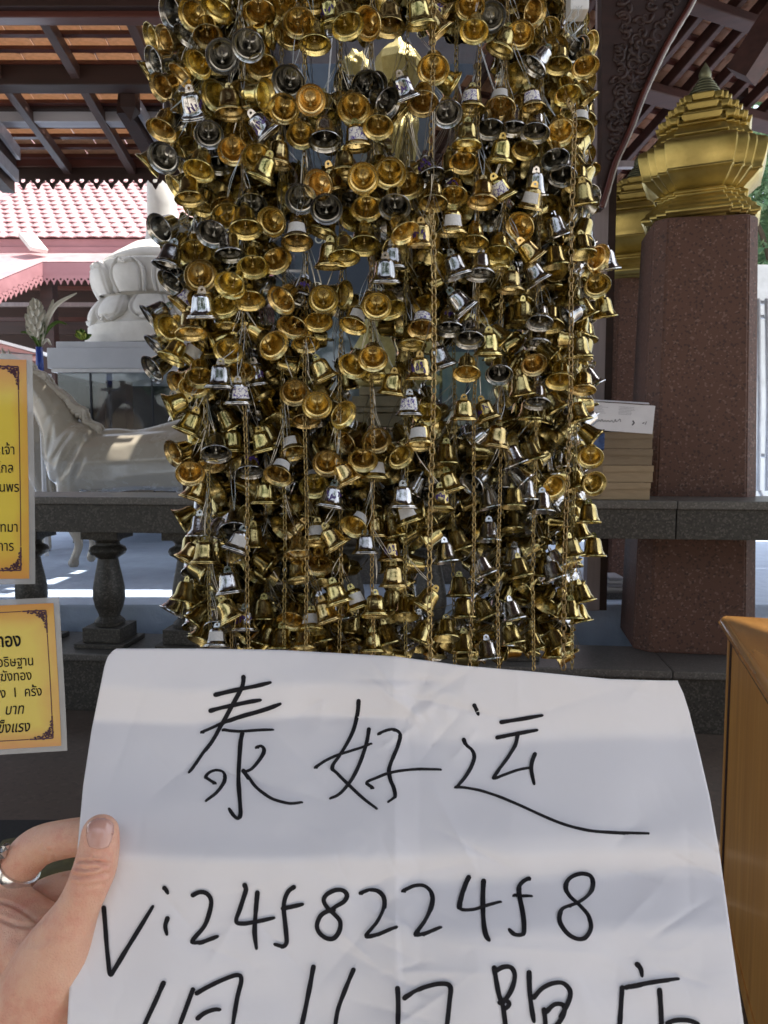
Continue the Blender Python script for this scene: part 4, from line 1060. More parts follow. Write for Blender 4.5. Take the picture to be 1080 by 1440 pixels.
# local: x to the right, -y toward us
def prof_frame(name, prof, x0, y0, x1, y1, r, mat):
    def outline(o):
        pts = []
        for cx_, cy_, a0 in ((x0 + r, y1 - r, 90), (x0 + r, y0 + r, 180), (x1 - r, y0 + r, 270), (x1 - r, y1 - r, 0)):
            for k in range(5):
                a = math.radians(a0 + k * 22.5); pts.append((cx_ + (r + o) * math.cos(a), cy_ + (r + o) * math.sin(a)))
        return pts
    V = []; n = 20; Fa = []
    for o, z_ in prof: V += [(x, y, z_) for x, y in outline(o)]
    for k in range(len(prof) - 1):
        for i in range(n): j = (i + 1) % n; Fa.append((k * n + i, k * n + j, (k + 1) * n + j, (k + 1) * n + i))
    Fa.append(tuple(reversed(range(n)))); Fa.append(tuple((len(prof) - 1) * n + i for i in range(n)))
    o = mk(name, V, Fa, mat, cab, smooth_=True); o.data.set_sharp_from_angle(angle=math.radians(28)); return o
prof_frame('top', [(-.035, zt - .040), (-.012, zt - .040), (-.010, zt - .034), (-.004, zt - .030), (-.001, zt - .020), (-.007, zt - .018), (-.006, zt - .015), (-.009, zt - .010), (-.014, zt - .004), (-.022, zt)], 0, -1.45, .62, 0, .03, 'cab_top')
for x_ in (.035,):
    box('side_panel', (x_ + .004, -1.40, .05), (x_ + .024, -.06, zt - .042), 'cab_wood', None).parent = cab
box('back_stile', (.030, -.060, 0), (.075, -.030, zt - .041), 'cab_wood', None, bev=.003).parent = cab
box('front_stile', (.030, -1.43, 0), (.075, -1.395, zt - .041), 'cab_wood', None, bev=.003).parent = cab
box('bottom_rail', (.034, -1.395, 0), (.06, -.061, .05), 'cab_wood', None, bev=.002).parent = cab
box('back_panel', (.076, -.045, .0), (.58, -.03, zt - .042), 'cab_wood', None).parent = cab
box('far_side', (.56, -1.4, .0), (.58, -.046, zt - .042), 'cab_wood', None).parent = cab
ml = mk('batten_moulding', *tube([(.0365, -.068, .0), (.0365, -.068, zt - .045)], .004, 6), 'dark_wood', cab)

# ================================================================== YELLOW LAMINATED SIGNS
def font_mesh(name, text, size, mat, shear=0.0, bold=0.0):
    cu_ = bpy.data.curves.new(name, 'FONT'); cu_.body = text; cu_.size = size; cu_.shear = shear; cu_.align_x = 'RIGHT'
    cu_.offset = bold * size
    o = bpy.data.objects.new(name, cu_); COL.objects.link(o)
    dg = bpy.context.evaluated_depsgraph_get(); dg.update(); me = bpy.data.meshes.new_from_object(o.evaluated_get(dg))
    bpy.data.objects.remove(o); me.materials.clear(); me.materials.append(M[mat])
    r = bpy.data.objects.new(name, me); COL.objects.link(r); return r
def sign(label, pxr, pyt, pyb, wpx, Yd, margin, rotz, texts, tilt, curl=.004):
    c = P(pxr, pyb, Yd); k = Yd / F
    Wd = wpx * k; H = (pyb - pyt) * k
    root = empty('laminated_sign', c, label, 'sign'); root.rotation_euler = (math.radians(-4), tilt, rotz)
    def fy(x, z_): return curl * math.sin(2.2 * x / Wd + 1) + .003 * math.sin(3.0 * z_ / H + 1)
    def grid(name, x0, x1, z0, z1, off, mat, nx=14, nz=20):
        V = []; Fa = []
        for s_ in (0, 1):
            for j in range(nz + 1):
                for i in range(nx + 1):
                    x = lerp(x0, x1, i / nx); z_ = lerp(z0, z1, j / nz); V.append((x, fy(x, z_) + off + s_ * .0004, z_))
        m_ = (nx + 1) * (nz + 1)
        for j in range(nz):
            for i in range(nx):
                a = j * (nx + 1) + i; Fa.append((a, a + 1, a + nx + 2, a + nx + 1)); Fa.append((m_ + a, m_ + a + nx + 1, m_ + a + nx + 2, m_ + a + 1))
        for i in range(nx): Fa.append((i, m_ + i, m_ + i + 1, i + 1)); t0 = nz * (nx + 1) + i; Fa.append((t0, t0 + 1, m_ + t0 + 1, m_ + t0))
        for j in range(nz): a = j * (nx + 1); Fa.append((a, a + nx + 1, m_ + a + nx + 1, m_ + a)); a += nx; Fa.append((a, m_ + a, m_ + a + nx + 1, a + nx + 1))
        return mk(name, V, Fa, mat, root, smooth_=False)
    mg = margin * k
    grid('laminate_border', -Wd, 0, 0, H, 0.0006, 'laminate_edge')
    grid('printed_card', -Wd + mg, -mg, mg, H - mg, -.0003, 'sign_yellow')
    # thin frame line
    ox = mg + 11 * k * 1.0
    lx = -ox; ln = []
    def wrap(o):
        for v in o.data.vertices: v.co = Vector((v.co.x, fy(v.co.x, v.co.z) - .0009 + v.co.y, v.co.z))
        return o
    zt_ = H - mg - 10 * k; zb_ = mg + 12 * k; hw = .55 * k
    cs = 34 * k
    for pts in ([(lx, zb_ + cs), (lx, zt_ - cs)], [(-Wd + ox, zb_ + cs), (-Wd + ox, zt_ - cs)], [(lx - cs, zt_), (-Wd + ox + cs, zt_)], [(lx - cs, zb_), (-Wd + ox + cs, zb_)]):
        ln.append(flat_stroke(pts if False else [(lerp(pts[0][0], pts[1][0], q / 8), lerp(pts[0][1], pts[1][1], q / 8)) for q in range(9)], hw, 0))
    v, f = join(ln); wrap(mk('frame_line', v, f, 'ornament', root))
    # corner ornaments: curling flame motifs
    def orn(cx_, cz_, sx, sz):
        ps = []
        def curl_(x, z_, s_, a):
            pts = []
            for q in range(9):
                r_ = s_ * (1 - q / 9.5); aa = a + q * .55; pts.append((cx_ + sx * (x + r_ * math.cos(aa)) * k, cz_ + sz * (z_ + r_ * math.sin(aa)) * k))
            ps.append(flat_stroke(pts, .9 * k, 0))
        for i, (x, z_, s_) in enumerate([(3, 3, 4), (8, 3, 4.2), (3, 8, 4.2), (14, 2, 3.6), (2, 14, 3.6), (19, 1.5, 3), (1.5, 19, 3), (8, 8, 3), (24, 1, 2), (1, 24, 2), (6, 6, 4.2), (11, 5, 3), (5, 11, 3)]):
            curl_(x, z_, s_, i * 1.3); curl_(x + 1.2, z_ + 1, s_ * .6, i * 2.1 + 2)
        ps.append(flat_stroke([(cx_, cz_), (cx_ + sx * 33 * k, cz_)], 1.0 * k, 0)); ps.append(flat_stroke([(cx_, cz_), (cx_, cz_ + sz * 33 * k)], 1.0 * k, 0))
        v, f = join(ps); wrap(mk('corner_ornament', v, f, 'ornament', root))
    orn(lx, zt_, -1, -1); orn(lx, zb_, -1, 1); orn(-Wd + ox, zt_, 1, -1); orn(-Wd + ox, zb_, 1, 1)
    for tx, xr_, yb_, sz_, sh_, bo in texts:
        me_o = font_mesh('lettering', tx, sz_ * k, 'ink', sh_, bo)
        R = Matrix.Rotation(math.pi / 2, 4, 'X') @ Matrix.Diagonal((.78, 1.0, 1, 1)); me_o.data.transform(R)
        for v in me_o.data.vertices:
            x = v.co.x - (pxr - xr_) * k; z_ = v.co.z + (pyb - yb_) * k; v.co = Vector((x, fy(x, z_) - .0010, z_))
        me_o.parent = root
    # hole and tie at the top
    v, f = tube([(-Wd * .5, .002, H - .004), (-Wd * .5 + .004, 0, H + .03), (-Wd * .5 + .02, .01, H + .10)], .0012, 5); mk('tie_string', v, f, 'wire', root)
    return root
m, t, b = new_mat('laminate_edge'); b.inputs['Base Color'].default_value = (.50, .50, .50, 1); b.inputs['Roughness'].default_value = .15; b.inputs['Alpha'].default_value = .45; b.inputs['Coat Weight'].default_value = 1
t.links.new(ramp(t, noise_tex(t, coords(t), 40, 4), [(.3, (.46, .47, .48)), (.7, (.52, .52, .52))]), b.inputs['Base Color']); M['laminate_edge'] = m
sign('upper yellow laminated sign with Thai lines, purple corner ornaments, cut by the left edge', 47, 495, 822, 231, 1.00, 8, math.radians(5), 
     [('เจ้า', 22, 637, 20, 0, .004), ('ไกล', 20, 663, 20, 0, .004), ('นพร', 27, 690, 20, 0, .004), ('เทมา', 25, 747, 20, 0, .004), ('การ', 19, 774, 20, 0, .004)], math.radians(.3))
sign('lower yellow laminated sign reading 1 in Thai text, tilted under the upper sign', 92, 833, 1058, 318, .96, 8, math.radians(3),
     [('ทอง', 36, 901, 27, 0, .02), ('บอธิษฐาน', 52, 930, 20, 0, .006), ('ระฆังทอง', 48, 951, 20, 0, .006), ('พียง  1  ครั้ง', 61, 975, 20, 0, .006), ('บาท', 34, 1000, 22, .25, .006), ('ข็งแรง', 41, 1026, 22, .25, .01)], math.radians(-2.0))
sp = empty('sign_post', (-.74, 1.08, 0), 'dark wooden stand holding the two yellow signs outside the left edge', 'stand')
box('upright', (-.76, 1.07, 0), (-.72, 1.11, 1.75), 'dark_wood', sp, bev=.003)
box('foot', (-.95, 1.0, 0), (-.55, 1.18, .03), 'dark_wood', sp, bev=.003)

lt = font_mesh('lettering', 'ONG.22', 15 * 5.6 / F, 'sign_letters', 0, .012)
lt.data.transform(Matrix.Translation((P(497, 342, 5.6).x, 5.5985, P(0, 342, 5.6).z)) @ Matrix.Rotation(math.pi / 2, 4, 'X')); keep(lt, sh)
# ================================================================== BELLS
R_ = 0.0222
def bell_profile():
    o = [(1.0, .0), (1.015, .03), (1.0, .07), (.955, .10), (.93, .105), (.935, .15), (.90, .20), (.84, .24), (.76, .33), (.70, .48), (.655, .70), (.62, .95), (.585, 1.18), (.55, 1.30), (.47, 1.40), (.34, 1.455), (.15, 1.47), (.001, 1.472)]
    i = [(.001, 1.40), (.15, 1.40), (.32, 1.385), (.43, 1.33), (.50, 1.24), (.54, 1.1), (.575, .9), (.61, .68), (.655, .48), (.71, .36), (.74, .26), (.80, .245), (.86, .20), (.88, .13), (.90, .10), (.955, .03), (.975, .0)]
    return o, i
def bell_mesh(seg, mat, simple=False):
    o, i = bell_profile()
    if simple: o = [o[k] for k in (0, 2, 4, 7, 9, 12, 14, 17)]; i = [i[k] for k in (0, 3, 6, 9, 12, 15, 16)]
    prof = [(r * R_, z_ * R_) for r, z_ in i + [] + o]      # inner from top down to lip, then outer up
    prof = prof
    V, Fa = lathe(prof, seg, cap=False)
    # ear: flat tab with a hole
    k0 = len(V); n = 12 if not simple else 6
    hw = .26; cz_ = 1.66; th = .05
    ev = []; 
    for y in (-th, th):
        for q in range(n):
            a = math.pi * 2 * q / n; s_, c_ = math.sin(a), math.cos(a)
            x = .235 * s_; z_ = cz_ + .235 * c_
            if c_ < -.2: x = .27 * (1 if s_ > 0 else -1) if abs(s_) > .1 else 0; z_ = 1.46
            V.append((x * R_, y * R_, z_ * R_))
        for q in range(n):
            a = math.pi * 2 * q / n; V.append((.085 * math.sin(a) * R_, y * R_, (cz_ + .02 + .085 * math.cos(a)) * R_))
    for q in range(n):
        j = (q + 1) % n
        Fa += [(k0 + q, k0 + j, k0 + n + j, k0 + n + q), (k0 + 2 * n + j, k0 + 2 * n + q, k0 + 3 * n + q, k0 + 3 * n + j), (k0 + j, k0 + q, k0 + 2 * n + q, k0 + 2 * n + j), (k0 + n + q, k0 + n + j, k0 + 3 * n + j, k0 + 3 * n + q)]
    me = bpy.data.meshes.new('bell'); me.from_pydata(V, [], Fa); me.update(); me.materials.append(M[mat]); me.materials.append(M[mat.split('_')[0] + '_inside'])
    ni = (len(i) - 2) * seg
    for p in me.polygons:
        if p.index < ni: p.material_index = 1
    bm = bmesh.new(); bm.from_mesh(me); bmesh.ops.remove_doubles(bm, verts=bm.verts, dist=1e-6); bmesh.ops.recalc_face_normals(bm, faces=bm.faces); bm.to_mesh(me); bm.free()
    for p in me.polygons: p.use_smooth = True
    me.set_sharp_from_angle(angle=math.radians(48))
    return me
bell_me = {'g': bell_mesh(32, 'gold_bell'), 's': bell_mesh(32, 'silver_bell')}
def clapper_mesh(mat):
    v, f = join([tube([(0, 0, 0), (0, 0, -1.0 * R_)], .045 * R_, 6), (lambda q: ([(x, y, z_ - 1.05 * R_) for x, y, z_ in q[0]], q[1]))(lathe([(.001, -.09 * R_), (.09 * R_, -.05 * R_), (.12 * R_, 0), (.09 * R_, .06 * R_), (.03 * R_, .1 * R_)], 10))])
    me = bpy.data.meshes.new('clapper'); me.from_pydata(v, [], f); me.update(); me.materials.append(M[mat])
    for p in me.polygons: p.use_smooth = True
    return me
clap_me = {'g': clapper_mesh('chain'), 's': clapper_mesh('wire')}
def sticker_mesh(mat, a0, z0, z1):
    V = []; Fa = []; nx, nz = 8, 4
    o, _ = bell_profile(); tb = sorted([(z_, r) for r, z_ in o[8:14]])
    for s_ in (0.028, .012):
        for j in range(nz + 1):
            z_ = lerp(z0, z1, j / nz); r = interp(tb, z_) + s_
            for i in range(nx + 1):
                a = lerp(-a0, a0, i / nx); V.append((r * R_ * math.sin(a), -r * R_ * math.cos(a), z_ * R_))
    m_ = (nx + 1) * (nz + 1)
    for j in range(nz):
        for i in range(nx):
            a = j * (nx + 1) + i; Fa.append((a, a + 1, a + nx + 2, a + nx + 1)); Fa.append((m_ + a + 1, m_ + a, m_ + a + nx + 1, m_ + a + nx + 2))
    me = bpy.data.meshes.new('sticker'); me.from_pydata(V, [], Fa); me.update(); me.materials.append(M[mat]); return me
stick_me = {'w': sticker_mesh('written_sticker', .95, .38, 1.15), 't': sticker_mesh('plain_sticker', .9, .42, 1.12)}
# marker scrawl straight on the metal
def scrawl_mesh(seed):
    rn3 = random.Random(seed); V = []; Fa = []
    o, _ = bell_profile(); tb = sorted([(z_, r) for r, z_ in o[8:14]])
    for s_ in range(5):
        a = -.75 + s_ * .36; z_ = rn3.uniform(.6, .9); pts = []
        p = [(a + rn3.uniform(-.16, .16), z_ + rn3.uniform(-.22, .22)) for _ in range(5)]
        for (aa, zz_) in catmull(p, 4):
            r = interp(tb, zz_) + .012; pts.append(Vector((r * math.sin(aa), -r * math.cos(aa), zz_)) * R_)
        for k, q in enumerate(pts):
            d = (pts[min(k + 1, len(pts) - 1)] - pts[max(k - 1, 0)]).normalized(); nn = Vector((q.x, q.y, 0)).normalized(); s2 = d.cross(nn) * .038 * R_
            V += [q + s2, q - s2]; b = len(V)
            if k: Fa.append((b - 4, b - 3, b - 1, b - 2))
    me = bpy.data.meshes.new('scrawl'); me.from_pydata([tuple(v) for v in V], [], Fa); me.update(); me.materials.append(M['purple_ink']); return me
scrawls = [scrawl_mesh(i) for i in range(8)]

# transcription of the bells one can pick out:  x y openness lean kind[mark];   openness = how far the mouth turns to the viewer,
# lean = where the mouth points in the picture (0 down, + right)
REG = {
'A': (200, 0, 3.176, """120 55 .6 -85 s;220 70 .85 -70 g;215 5 .5 0 g;330 50 .55 -30 g;390 15 .4 0 s;520 65 .7 0 g;480 8 .4 10 g;630 30 .7 20 g;770 20 .6 0 g;700 105 .88 10 g;660 165 .8 -20 g;
772 205 .6 0 g;575 150 .3 95 g;850 112 .25 12 gp;920 120 .7 20 g;1000 108 .85 -75 g;95 185 .5 -82 g;35 170 .4 -80 g;197 165 .5 -45 s;295 163 .75 0 g;360 250 .96 0 s;470 207 .9 -20 s;50 280 .5 -80 s;
125 300 .4 -70 g;175 345 .4 -50 g;245 290 .7 -50 g;535 305 .75 0 g;15 330 .05 -60 gt;80 395 .7 -68 g;320 430 .78 -68 g;451 427 .96 -10 g;555 425 .55 88 g;655 370 .9 -25 s;635 487 .92 -15 g;
750 450 .96 10 g;886 390 .5 -84 s;1006 391 .96 5 s;945 490 .86 0 g;400 513 .4 0 g;505 520 .55 20 g;810 528 .5 0 g;140 545 .6 0 s;85 585 .6 -30 g;240 530 -.15 10 sp;300 605 .9 0 s;570 608 .1 40 sp;
710 610 .88 0 g;815 635 .6 0 s;1030 570 .7 0 g;960 668 .3 5 gw;90 705 .85 -50 s;165 700 .4 -78 g;188 762 .35 -62 s;405 677 .86 0 g;512 706 .9 0 g;250 765 .62 -20 g;345 745 .6 0 s;600 740 .3 -10 g;
20 740 .05 -50 g;905 778 .4 0 g;785 828 .92 -60 g;985 798 .94 0 g;1062 780 .8 0 g;150 850 .3 -60 g;215 890 .5 0 g;262 932 .5 -20 g;370 938 .8 0 g;490 930 .85 0 s;637 880 .45 -72 g;708 895 .95 0 s;
825 935 .9 0 s;960 880 .4 0 s;530 805 .1 -25 g;862 850 .1 15 g;1000 940 .8 0 g;840 480 .4 -60 g"""),
'B': (520, 0, 3.176, """445 30 .9 0 g;545 75 .95 15 s;620 10 .8 0 g;632 82 .7 40 g;740 55 .75 75 g;672 160 .92 0 g;795 140 .8 50 g;465 145 .8 0 g;577 232 .4 -20 g;825 215 .92 20 g;933 225 .65 68 s;985 200 .55 80 g;
730 300 .5 -38 s;840 300 .65 0 g;965 305 .75 20 g;285 312 .88 0 g;232 120 .25 10 g;90 128 .6 0 g;340 78 .05 60 gp;320 155 .1 40 g;372 385 -.1 58 g;22 395 .72 62 s;80 466 .72 62 s;238 466 .75 0 g;346 511 .85 15 s;
456 492 .4 0 gw;165 445 .05 20 sp;585 488 .7 0 gt;662 485 .5 70 g;730 490 .5 10 gw;880 430 .7 20 g;975 455 .15 40 gp;40 570 .75 0 g;535 580 .7 0 s;637 577 .5 0 s;738 600 .65 0 s;855 596 .86 20 g;935 572 .6 0 gt;
433 655 .4 0 g;690 675 .65 -10 g;780 655 .7 20 g;830 714 .7 18 s;860 790 .7 0 s;420 730 .7 0 g;580 722 .1 -5 g;275 795 .55 22 sp;88 775 .95 0 g;175 830 .8 15 g;60 870 .6 0 g;377 882 .72 0 gp;282 912 .55 0 g;
505 905 .5 0 g;600 892 .05 30 gw;735 872 .0 0 s;930 832 .55 0 g;945 782 .05 35 gt;955 912 .05 8 g;110 930 .8 0 s;712 938 .0 -10 gt;140 522 .1 50 g"""),
'C': (200, 300, 3.176, """75 75 .65 -68 s;380 20 .85 0 g;575 40 .9 -60 g;725 35 .85 0 g;930 30 .7 -40 g;465 75 .6 0 g;310 98 .8 -22 s;150 135 .2 -32 st;140 180 .4 -40 g;240 175 .8 0 g;395 190 .45 0 s;
690 135 .5 0 gt;990 150 .6 0 g;800 95 .3 -20 g;600 213 .75 30 g;495 246 .7 0 g;110 240 .3 -20 s;195 240 .2 -12 sw;262 282 .96 30 g;130 312 .5 -48 s;390 322 .78 -30 g;265 390 .76 -22 g;840 240 .2 0 g;
905 200 .5 0 g;475 392 .6 0 g;370 420 .7 20 g;162 422 .1 -45 gw;620 395 .7 -50 g;702 392 .45 -15 sp;810 388 .93 0 g;905 367 .55 82 g;1045 420 .92 0 g;565 350 .3 68 s;670 512 .7 -22 g;788 487 .68 0 g;
940 503 .55 -18 gt;375 515 .4 0 g;110 517 .75 -60 g;270 468 .0 0 s;220 542 .4 0 g;590 590 .8 48 g;550 552 .05 60 g;385 617 .86 -20 g;312 585 .05 -68 g;130 652 .3 -30 g;200 665 .05 -40 gt;347 785 .05 -3 s;
440 711 .68 0 g;260 735 .72 0 g;235 777 .72 0 g;155 766 .6 -60 g;430 852 .05 0 sw;516 772 .05 8 sp;680 805 .86 0 g;780 856 .93 0 g;732 590 .6 0 g;940 687 .78 -30 g;1028 652 .86 0 g;1042 740 .4 0 g;
900 902 .7 58 g;730 932 .5 0 g;110 865 .05 -68 g;180 912 .05 20 s;822 745 .05 25 g;40 700 .4 -60 s;60 600 .2 -50 s;30 470 .1 -60 s"""),
'D': (520, 300, 3.176, """160 90 .6 30 g;230 152 .12 0 gp;365 97 .2 0 gt;465 137 .6 0 g;575 190 .6 0 g;580 255 .3 0 g;100 245 .12 0 s;398 288 .15 20 s;490 280 .42 0 s;670 62 .85 -55 g;742 212 .0 40 g;758 312 .0 32 s;843 103 .0 20 s;
832 236 .2 10 g;950 187 .4 10 gw;1020 200 .72 70 g;1066 252 .05 10 s;1016 325 .86 20 g;630 347 .28 0 g;42 420 .95 0 g;95 432 .6 20 g;70 312 .05 0 s;235 522 .66 0 gw;355 522 .5 0 sp;432 442 .0 40 s;445 572 .6 0 s;
680 487 .12 0 g;760 490 .6 0 s;806 506 .5 0 g;970 462 .05 28 g;1046 467 .05 10 gt;190 592 .4 0 g;600 580 .0 45 gp;530 635 .1 0 g;747 590 .4 0 s;575 722 .72 0 s;30 650 .86 0 g;20 722 .4 0 g;225 742 .0 0 gp;
330 692 .05 20 s;732 682 .8 22 g;822 642 .05 50 g;836 702 .0 20 g;940 642 .1 5 gw;950 790 .4 0 g;1002 777 .05 30 s;677 812 .0 10 g;747 852 .45 0 s;95 812 .05 -8 g;255 897 .75 0 g;175 902 .1 0 sw;420 922 .0 0 g;
532 922 .05 20 gp;712 922 .1 0 g;836 882 .05 30 gt;940 932 .05 15 gw;430 722 .6 0 g;850 752 .6 0 g;870 470 .4 -60 s"""),
'E': (220, 600, 3.176, """70 120 .5 -70 g;130 32 .05 -25 g;192 72 .05 20 g;342 112 .05 0 g;482 112 .05 15 g;265 127 .6 0 s;185 162 .05 28 g;240 182 .4 0 g;150 212 .86 0 g;612 122 .5 10 gt;540 226 .66 -22 gt;420 207 .5 0 sp;765 165 .93 0 g;
703 270 .82 0 gt;840 72 .6 -58 g;985 66 .88 15 g;920 152 .78 0 g;865 252 .05 28 g;970 237 .12 0 gt;772 362 .05 -10 sp;100 422 .05 -58 g;165 332 .05 -20 g;190 492 .0 0 s;255 492 .05 -30 sw;345 467 .6 0 s;430 542 .0 0 g;
347 562 .05 -20 st;485 347 .0 0 g;590 490 .1 -42 g;722 522 .3 0 gt;632 582 .4 0 g;815 542 .05 32 g;725 622 .66 0 g;880 452 .72 -30 gt;970 492 .0 0 g;1066 492 .05 12 g;930 572 .05 0 s;130 602 .05 -30 g;215 612 .0 0 g;
640 692 .22 10 g;740 702 .3 0 g;332 747 .05 8 s;120 782 .05 -10 g;182 802 .05 32 g;66 832 .05 -30 st;170 882 .05 -38 g;300 822 .05 0 g;345 862 .05 30 g;396 912 .05 0 sp;480 862 .05 0 gw;602 872 .6 -15 g;690 917 .32 0 gt;
770 872 .05 20 g;905 812 .05 20 gt;975 852 .15 0 g;1052 822 .0 0 g;820 792 .05 18 g;1040 972 .05 15 g;965 1012 .05 0 g;480 972 .0 -15 g;270 902 .5 0 s;192 965 .2 -22 gt;560 992 .05 0 g;660 1000 .3 0 g;745 962 .05 10 g;
1050 602 .05 0 gp;840 862 .05 10 sp;1060 720 .0 0 g;270 985 .1 0 st"""),
'F': (520, 600, 3.176, """225 92 .3 0 gt;342 167 .15 0 gp;140 135 .7 42 g;312 372 .18 0 gp;372 292 .05 18 g;450 262 .62 -48 s;540 362 .1 12 sp;615 272 .05 0 st;655 172 .05 22 sw;692 250 .1 45 s;735 282 .05 25 g;640 362 .2 0 g;730 152 .05 20 g;
825 272 .8 50 g;930 282 .2 10 gw;1002 256 .9 60 g;1006 62 .05 50 g;985 140 .9 0 g;770 382 .18 0 s;235 512 .05 -58 gw;345 607 .1 8 s;410 547 .05 18 g;530 512 .12 0 s;522 662 .05 22 s;640 622 .05 -4 s;680 572 .05 38 g;
680 672 .05 12 gt;770 672 .05 -5 gt;840 632 .05 25 s;925 442 .05 10 g;975 432 .05 0 g;945 502 .05 14 g;910 582 .0 10 g;1002 577 .05 0 g;835 682 .05 20 st;957 782 .05 15 gt;900 862 .05 0 gt;945 872 .05 12 gt;
150 362 .05 0 s;400 762 .1 0 gw;420 852 .05 0 g;522 852 .05 24 g;650 862 .05 14 st;230 812 .05 -36 g;160 852 .3 0 g;340 952 .3 0 g;220 960 .05 -22 g;420 1012 .05 0 g;532 1042 .05 8 s;602 982 .0 0 s;640 972 .05 12 g;
745 1002 .05 18 g;822 1032 .05 0 gw;857 982 .05 26 g;175 432 .05 20 gt;700 330 .05 0 s;560 90 .05 -10 g"""),
}
bells = []
for key, (ox, oy, sc, txt) in REG.items():
    for e in txt.replace('\n', '').split(';'):
        a = e.split()
        if len(a) < 5: continue
        x, y, c, th, k = float(a[0]), float(a[1]), float(a[2]), float(a[3]), a[4]
        bells.append([ox + x / sc, oy + y / sc, c, th, k[0], k[1:] or ''])
# drop double readings
uniq = []
for b in bells:
    if all(math.hypot(b[0] - q[0], b[1] - q[1]) > 7 for q in uniq): uniq.append(b)
bells = uniq
def base_depth(x, y):
    d = interp([(200, 1.13), (300, 1.08), (560, 1.08), (700, 1.16), (860, 1.24)], x)
    d += interp([(0, 0), (380, .0), (560, .04), (760, .10), (950, .12)], y)
    return d
rb = random.Random(21)
placed = []
def place(x, y, c, th, dmin, dmax, thr):
    r = ray(x, y); t_ = -r.normalized(); 
    rr = cR; uu = cR.cross(t_).normalized() * -1
    uu = t_.cross(cR).normalized()
    thr_ = math.radians(th); di = (-math.cos(thr_)) * uu + math.sin(thr_) * cR
    di = (di - t_ * di.dot(t_)).normalized()
    m_ = t_ * c + di * math.sqrt(max(0, 1 - c * c))
    d = dmin
    while True:
        p = EYE + r * d; ctr = p - m_ * (.75 * R_)
        bad = any((ctr - q).length < thr for q in placed)
        if not bad or d > dmax: break
        d += .006
    placed.append(ctr); return p, m_, d
order = sorted(range(len(bells)), key=lambda i: -(bells[i][2] + rb.uniform(-.1, .1)))
recs = []
for i in order:
    x, y, c, th, k, mk_ = bells[i]
    x += rb.uniform(-1, 1); y += rb.uniform(-1, 1)
    bd = base_depth(x, y) + rb.uniform(-.02, .02)
    c = max(-.3, min(.985, c + rb.uniform(-.03, .03)))
    p, m_, d = place(x, y, c, th, bd, bd + .14, .0315)
    recs.append(dict(x=x, y=y, c=c, th=th, k=k, mark=mk_, p=p, m=m_, d=d))
# chains
CH = [(222, 0, .02), (246, 420, .0), (262, 60, .05), (290, 30, .03), (322, 200, .08), (345, 560, .0), (372, 80, .10), (398, 100, .02), (430, 60, .0), (452, 180, .12), (478, 330, .02), (524, 0, .02), (548, 300, .08), (572, 330, .04), (608, 335, -.04), (640, 320, .06), (668, 380, .0), (706, 60, .0), (716, 470, .03), (756, 60, .02), (783, 300, .06), (800, 170, -.02), (812, 420, .04)]
CH = [c for c in CH if c[0] not in (222, 262, 246, 452, 548, 716, 783)]
chain_tops = []
for cx_, ys, dz in CH:
    d = base_depth(cx_, 300) + (dz - .005 if dz < 0 else dz + .05); q = PD(cx_, 500, d)
    chain_tops.append((q.x, q.y, cx_))
def quat_for(m_, twist, face=None):
    z_ = -m_; 
    ref = face if face is not None else Vector((0, 0, 1))
    y_ = (ref - z_ * ref.dot(z_))
    if y_.length < 1e-3: y_ = z_.orthogonal()
    y_.normalize(); x_ = y_.cross(z_)
    return (Matrix.Rotation(twist, 4, z_) @ Matrix((x_, y_, z_)).transposed().to_4x4())
bands = [(-99, 'cut off by the top edge'), (28, 'beside the topmost roof tiles'), (78, 'level with the thick dark beam'), (122, 'level with the ringed spire'), (160, 'level with the lit rafters'), (200, 'just above the fretwork eave'), (243, 'just below the fretwork eave'), (282, 'level with the white roof tiles'),
         (318, 'level with the pink fascia'), (358, 'level with the white stone cap'), (392, 'level with the upper lotus petals'), (430, 'level with the lower lotus petals'), (472, 'level with the white marble slab'), (515, 'level with the horse mane'), (552, 'level with the printed white box'),
         (592, 'level with the horse back'), (622, 'level with the horse shoulder'), (655, 'level with the lowest cardboard box'), (692, 'level with the granite rail'), (735, 'just under the granite rail'), (775, 'level with the white platform floor'), (815, 'level with the cabinet top'), (850, 'low by the sunlit patch'), (885, 'just above the white paper')]
def band(y):
    r = bands[0][1]
    for a, nme in bands:
        if y >= a: r = nme
    return r
def kind_of(r):
    c, th = r['c'], r['th']
    if c > .8: return 'mouth facing the viewer'
    if c > .45: return 'mouth tipped half open' 
    if th < -24: return 'leaning left'
    if th > 14: return 'leaning right'
    return 'hanging upright'
MARK = {'': '', 'w': 'with a written white sticker', 't': 'with a plain white sticker', 'p': 'with purple scrawl'}
# at most 300 single bells: the ones standing largest, the remainder join the mass behind
recs.sort(key=lambda r: (r['d'] - .12 * (r['c'] > .4)))
singles, extra = recs[:300], recs[300:]
from collections import defaultdict
buckets = defaultdict(list)
for r in singles: buckets[(band(r['y']), r['k'], kind_of(r), r['mark'])].append(r)
ORD = ['leftmost', 'second from left', 'third from left', 'fourth from left', 'fifth from left', 'sixth from left', 'seventh from left', 'eighth from left', 'ninth from left', 'tenth from left', 'eleventh from left', 'twelfth from left']
for (bn, k, kd, mr), rs in buckets.items():
    rs.sort(key=lambda r: r['x'])
    for i, r in enumerate(rs):
        col = 'gold' if k == 'g' else 'silver'
        s_ = f"{col} bell {kd}"
        if mr: s_ += ' ' + MARK[mr]
        if len(rs) > 1: s_ += ', ' + ('rightmost' if i == len(rs) - 1 else ORD[i])
        r['label'] = s_ + ', ' + bn
        wds = r['label'].split()
        if len(wds) > 16: r['label'] = r['label'].replace('with a written white sticker', 'with written sticker').replace('with a plain white sticker', 'with blank sticker').replace('mouth facing the viewer', 'facing the viewer')
